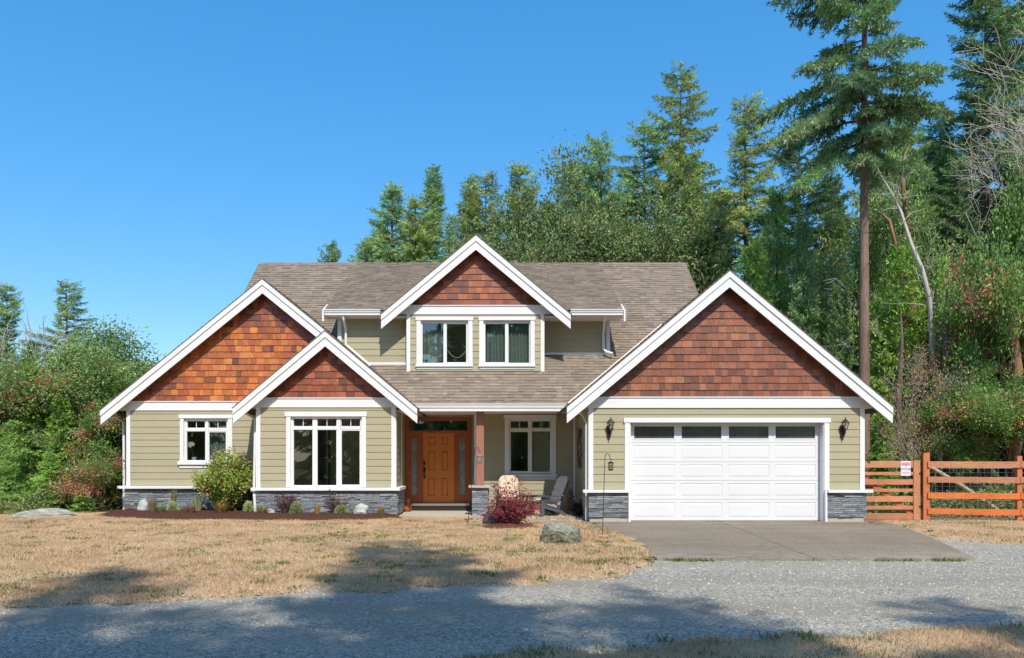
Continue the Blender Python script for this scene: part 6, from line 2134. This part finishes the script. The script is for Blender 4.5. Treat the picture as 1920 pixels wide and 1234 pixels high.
def sprig_bush(px, py, d, w, h, pal, label, stems=26, leaf=0.04, per=34, name='barberry_bush', group=None, category='shrub', up=1.0, seed=3, spread=1.0, rough=0.0):
    """many thin arching stems from one foot, small leaves along each"""
    rr = random.Random(seed)
    base = Vector((PX(px, d), d, max(0.0, PZ(py, d))))
    st = MB()
    P, A, S, C = [], [], [], []
    for i in range(stems):
        a = rr.uniform(0, 6.28)
        t = rr.random() ** 0.55
        L = h * rr.uniform(0.65 - rough, 1.08 + rough * 0.25)
        tip = Vector((math.cos(a) * w / 2 * t * spread, math.sin(a) * w / 2 * t * 0.8, L * (1 - (0.45 + rough) * t * t)))
        mid = Vector((tip.x * 0.35, tip.y * 0.35, tip.z * 0.62))
        f = base + Vector((math.cos(a) * 0.04, math.sin(a) * 0.04, -0.03))
        qs = []
        for k in range(9):
            s = k / 8
            qs.append(f * 1 + (mid * 2 * s * (1 - s)) + tip * s * s)
        st.tube(qs, [0.008 * (1 - 0.8 * k / 8) + 0.001 for k in range(9)], 4, cap=False)
        bc = rr.choice(pal)
        for k in range(per):
            s = rr.uniform(0.22, 1.02)
            p = f + mid * 2 * s * (1 - s) + tip * s * s + Vector((rr.gauss(0, 0.05), rr.gauss(0, 0.05), rr.gauss(0, 0.045))) * (w / 1.0) ** 0.5
            P.append(p)
            A.append((rr.gauss(0, 0.8), rr.gauss(0, 0.8), rr.gauss(0.35, 0.6)))
            S.append(leaf * rr.uniform(0.6, 1.3))
            c = bc if rr.random() < 0.7 else rr.choice(pal)
            C.append([v * rr.uniform(0.75, 1.25) for v in c])
    V, Fc, cc = leaves_mesh(P, A, S, C, seed, aspect=0.6)
    root = empty(name, base, label, category, group)
    st.build('stems', 'stem', root)
    link_mesh('leaves', np_mesh('leaves', V, Fc, cc, 'leaf'), (0, 0, 0), root)
    return root


REDS = ((0.24, 0.038, 0.055), (0.29, 0.052, 0.065), (0.18, 0.028, 0.045), (0.35, 0.08, 0.075), (0.20, 0.038, 0.06))
PURP = ((0.14, 0.04, 0.06), (0.18, 0.06, 0.075), (0.10, 0.03, 0.05))
sprig_bush(957, 986, 18.7, 1.22, 1.14, REDS, 'large crimson leaved bush in front of the porch chair', 72, 0.055, 60, 'crimson_bush', seed=21, spread=1.2, rough=0.22)
sprig_bush(535, 960, 21.2, 0.62, 0.68, PURP, 'purple barberry below the left side of the bay window', 20, 0.04, 30, seed=22, group='barberries in the bed', spread=1.1)
sprig_bush(632, 962, 21.15, 0.66, 0.66, PURP, 'purple barberry below the right side of the bay window', 19, 0.04, 30, seed=29, group='barberries in the bed', spread=1.1)
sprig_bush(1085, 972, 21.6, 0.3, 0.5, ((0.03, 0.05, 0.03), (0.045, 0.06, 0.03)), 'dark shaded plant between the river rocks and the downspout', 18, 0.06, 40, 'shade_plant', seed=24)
sprig_bush(426, 962, 22.1, 1.75, 1.72, ((0.250, 0.338, 0.056), (0.300, 0.388, 0.069), (0.362, 0.413, 0.088), (0.188, 0.250, 0.056), (0.375, 0.325, 0.112), (0.375, 0.225, 0.100)), 'large leafy yellow green shrub between the left window and the bay', 190, 0.075, 110, 'garden_shrub', seed=25)

# ------------------------------------------------------------------ grass, gravel: what nobody could count
def blades(name, n, xr, yr, inside, zf, hr, label, seed, wid=(0.004, 0.008), green=0.1, bias=1.6):
    rng = np.random.default_rng(seed)
    y = yr[0] + (yr[1] - yr[0]) * rng.random(n) ** bias
    x = xr[0] + (xr[1] - xr[0]) * rng.random(n)
    keep = inside(x, y) & (np.abs(x) < 0.86 * y + 2.2)
    pt = vnoise(x, y, 0.55)
    keep &= rng.random(n) < 0.35 + 0.9 * pt
    x, y, pt = x[keep], y[keep], pt[keep]
    n = len(x)
    z = zf(x, y) - 0.008
    h = rng.uniform(*hr, n) * (0.7 + 0.7 * vnoise(x + 30, y, 0.8))
    a = rng.uniform(0, 6.283, n)
    lean = rng.normal(0, 0.75, n) * h
    w = rng.uniform(*wid, n)
    ca, sa = np.cos(a), np.sin(a)
    b2 = rng.uniform(0, 6.283, n)
    V = np.empty((n, 3, 3))
    V[:, 0] = np.stack([x - ca * w, y - sa * w, z], -1)
    V[:, 1] = np.stack([x + ca * w, y + sa * w, z], -1)
    V[:, 2] = np.stack([x + lean * np.cos(b2), y + lean * np.sin(b2), z + h], -1)
    pal = np.array([(0.64, 0.48, 0.28), (0.57, 0.41, 0.23), (0.70, 0.55, 0.34), (0.52, 0.355, 0.195), (0.62, 0.43, 0.25), (0.48, 0.31, 0.18)])
    C = pal[rng.integers(0, len(pal), n)] * rng.uniform(0.8, 1.15, n)[:, None]
    gm = (vnoise(x + 77, y + 13, 0.9) * 0.6 + vnoise(x + 7, y + 3, 0.25) * 0.4) > (1 - green) * 0.78
    gm &= rng.random(n) < 0.75
    gp = np.array([(0.17, 0.20, 0.06), (0.24, 0.23, 0.08), (0.12, 0.16, 0.05)])
    C[gm] = gp[rng.integers(0, 3, int(gm.sum()))] * rng.uniform(0.8, 1.2, int(gm.sum()))[:, None]
    C = np.repeat(C, 3, axis=0)
    me = np_mesh(name, V.reshape(-1, 3), np.arange(n * 3).reshape(-1, 3), C, 'grass')
    return props(link_mesh(name, me), label, 'grass', kind='stuff')


blades('grass', 520000, (-19, 2.8), (8.0, 22.0), in_lawn, lawn_z, (0.018, 0.055), 'short dry straw coloured grass of the lawn', 71, (0.005, 0.010), green=0.10)
blades('grass', 150000, (-5, 11), (5.2, 9.6), in_strip, strip_z, (0.02, 0.07), 'taller dry grass along the near road edge', 72, (0.003, 0.006), green=0.3, bias=1.0)
blades('grass', 70000, (8, 16), (13, 21.5), in_verge, verge_z, (0.015, 0.05), 'thin dry grass before the rail fence', 73, (0.005, 0.010), green=0.3)


def scatter_stones(name, n, xr, yr, inside, label, seed, size, pal, zbase):
    rng = np.random.default_rng(seed)
    y = yr[0] + (yr[1] - yr[0]) * rng.random(n) ** 1.5
    x = xr[0] + (xr[1] - xr[0]) * rng.random(n)
    k = inside(x, y) & (np.abs(x) < 0.70 * y + 0.5)
    x, y = x[k], y[k]
    n = len(x)
    base = np.array([(1, 0, 0), (0.2, 0.9, 0.1), (-0.9, 0.35, 0), (-0.6, -0.8, 0.05), (0.4, -0.9, 0), (0.25, 0.3, 0.75), (-0.3, -0.2, 0.7)])
    tri = np.array([(0, 1, 5), (1, 2, 5), (2, 6, 5), (2, 3, 6), (3, 4, 6), (4, 0, 5), (4, 5, 6)])
    s = rng.gamma(7.0, 1 / 7.0, n) * size
    a = rng.uniform(0, 6.283, n)
    B = base[None] * (s[:, None] * rng.uniform(0.7, 1.3, (n, 3)))[:, None, :]
    ca, sa = np.cos(a)[:, None], np.sin(a)[:, None]
    V = np.stack([x[:, None] + B[..., 0] * ca - B[..., 1] * sa, y[:, None] + B[..., 0] * sa + B[..., 1] * ca, zbase + B[..., 2] + rng.uniform(-0.3, 0.1, n)[:, None] * s[:, None]], -1)
    Fc = (np.arange(n) * 7)[:, None, None] + tri[None]
    C = np.repeat(np.array(pal)[rng.integers(0, len(pal), n)] * rng.uniform(0.75, 1.25, n)[:, None], 7, axis=0)
    me = np_mesh(name, V.reshape(-1, 3), Fc.reshape(-1, 3), C, 'pebble')
    return props(link_mesh(name, me), label, 'gravel', kind='stuff')


def in_road(x, y):
    return ~in_lawn(x, y) & ~in_strip(x, y) & ~in_verge(x, y) & ~((y > 12.66) & (x > 2.4) & (x < np.interp(y, [p[0] for p in DRIVE_R], [p[1] for p in DRIVE_R]) + 0.05)) & (y < 16.5)


GRAV = ((0.38, 0.36, 0.305), (0.31, 0.295, 0.25), (0.43, 0.41, 0.35), (0.26, 0.25, 0.22), (0.42, 0.37, 0.29), (0.49, 0.47, 0.41))
scatter_stones('gravel', 60000, (-8, 12), (5.4, 16.0), in_road, 'crushed grey stones of the gravel road', 81, 0.0095, GRAV, -0.03)
def lawn_rim(x, y):
    return in_lawn(x, y) & (y < interp(LAWN_EDGE, x) + 0.55 * (0.3 + vnoise(x, y, 0.4)))


scatter_stones('gravel', 30000, (-8, 2.6), (8.0, 13.0), lawn_rim, 'stray road stones along the rim of the lawn', 82, 0.0085, GRAV, 0.0)
# weeds: single green tufts on the lawn, road edge and slab joints
wd = []
for i in range(260):
    y = R.uniform(8.5, 20)
    x = R.uniform(-0.6 * y, 2.2)
    if bool(in_lawn(np.array([x]), np.array([y]))[0]): wd.append((x, y, 0.02))
for i in range(20): wd.append((R.choice((R.uniform(2.2, 3.4), R.uniform(5.8, 7.6))), 12.66 + R.uniform(-0.05, 0.03), -0.025))
for i in range(12):
    x = R.uniform(-1, 8)
    wd.append((x, float(interp(STRIP_EDGE, x)) + R.uniform(-0.35, 0.12), 0.0))
for i in range(40):
    y = R.uniform(12, 19.5)
    wd.append((2.3 + R.uniform(-0.4, 0.1), y, 0.015))
for i in range(40): wd.append((R.uniform(9, 14), R.uniform(15, 20.4), 0.0))
V, Fc, cc = [], [], []
for x, y, z in wd:
    c0 = R.choice(((0.70, 0.52, 0.03) if R.random() < 0.12 else (0.14, 0.19, 0.045), (0.20, 0.23, 0.06), (0.11, 0.15, 0.04), (0.30, 0.26, 0.06), (0.16, 0.2, 0.05)))
    for k in range(R.randint(14, 34)):
        a = R.uniform(0, 6.28)
        h = R.uniform(0.02, 0.07)
        f = Vector((x + R.gauss(0, 0.05), y + R.gauss(0, 0.05), z))
        t = f + Vector((math.cos(a) * R.uniform(0.02, 0.07), math.sin(a) * R.uniform(0.02, 0.07), h))
        s = Vector((-math.sin(a), math.cos(a), 0)) * R.uniform(0.005, 0.012)
        k0 = len(V)
        V += [tuple(f - s), tuple(f + s), tuple(t)]
        Fc.append((k0, k0 + 1, k0 + 2))
        cc += [jitcol(c0, 0.2)] * 3
props(link_mesh('weeds', np_mesh('weeds', np.array(V), np.array(Fc), np.array(cc), 'grass')), 'scattered small green weeds on lawn and road edges', 'weeds', kind='stuff')

# ------------------------------------------------------------------ the trees across the road, behind the viewpoint: they shade the road and show in the panes
HX, HYS = math.sin(SUN_AZ) / math.tan(SUN_EL), math.cos(SUN_AZ) / math.tan(SUN_EL)


LOOSE = conifer(701, 16, 3.2, 0.12, 0.64, 5, 0.6, -0.2, 0.5, 0.35, 0.26, irregular=0.9, spray=0.5)
BROAD = conifer(703, 16, 3.4, 0.12, 0.85, 4, 0.36, -0.2, 0.4, 0.3, 0.36, irregular=0.95, spray=0.5)
SLIM = conifer(702, 16, 1.7, 0.1, 0.5, 4, 0.8, -0.2, 0.5, 0.35, 0.3, irregular=0.6, spray=0.5)


def shade_tree(proto, tipx, tipy, H, sxy=1.0, rot=None):
    Hp = 16.0
    x, y = tipx + H * HX, tipy - H * HYS
    return plant('fir_tree', proto, (x, y, -0.06), 'tall fir across the road behind the viewpoint, shading the gravel', 'tree', 'firs across the road', rot, H / Hp, 'needle', sxy)


shade_tree(LOOSE, -2.1, 14.8, 25, 0.62, 0.3)
shade_tree(SLIM, -5.1, 10.8, 22, 1.0, 1.3)
shade_tree(LOOSE, 1.7, 9.4, 21, 0.8, 2.0)
shade_tree(LOOSE, 4.7, 8.9, 19, 0.8, 0.5)
shade_tree(BROAD, -7.2, 8.9, 20, 0.9, 2.6)
shade_tree(LOOSE, -3.2, 8.6, 22, 0.9, 4.0)
shade_tree(LOOSE, -0.6, 9.2, 23, 0.75, 5.1)
shade_tree(BROAD, -4.2, 9.0, 21, 0.8, 1.9)
shade_tree(BROAD, 0.9, 8.6, 20, 0.7, 3.3)
shade_tree(BROAD, -1.6, 9.0, 19, 0.75, 5.6)
shade_tree(LOOSE, -9.0, 8.6, 21, 0.8, 4.4)
shade_tree(LOOSE, -11.0, 7.6, 20, 0.9, 0.9)
for i in range(15):
    x = -26 + i * 3.7 + R.uniform(-1, 1)
    y = -18 - R.uniform(0, 6)
    plant('fir_tree', FIRS[i % 5], (x, y, -0.06), 'tall fir across the road behind the viewpoint, shading the gravel', 'tree', 'firs across the road', None, R.uniform(0.7, 0.95), 'needle', R.uniform(1.0, 1.3))
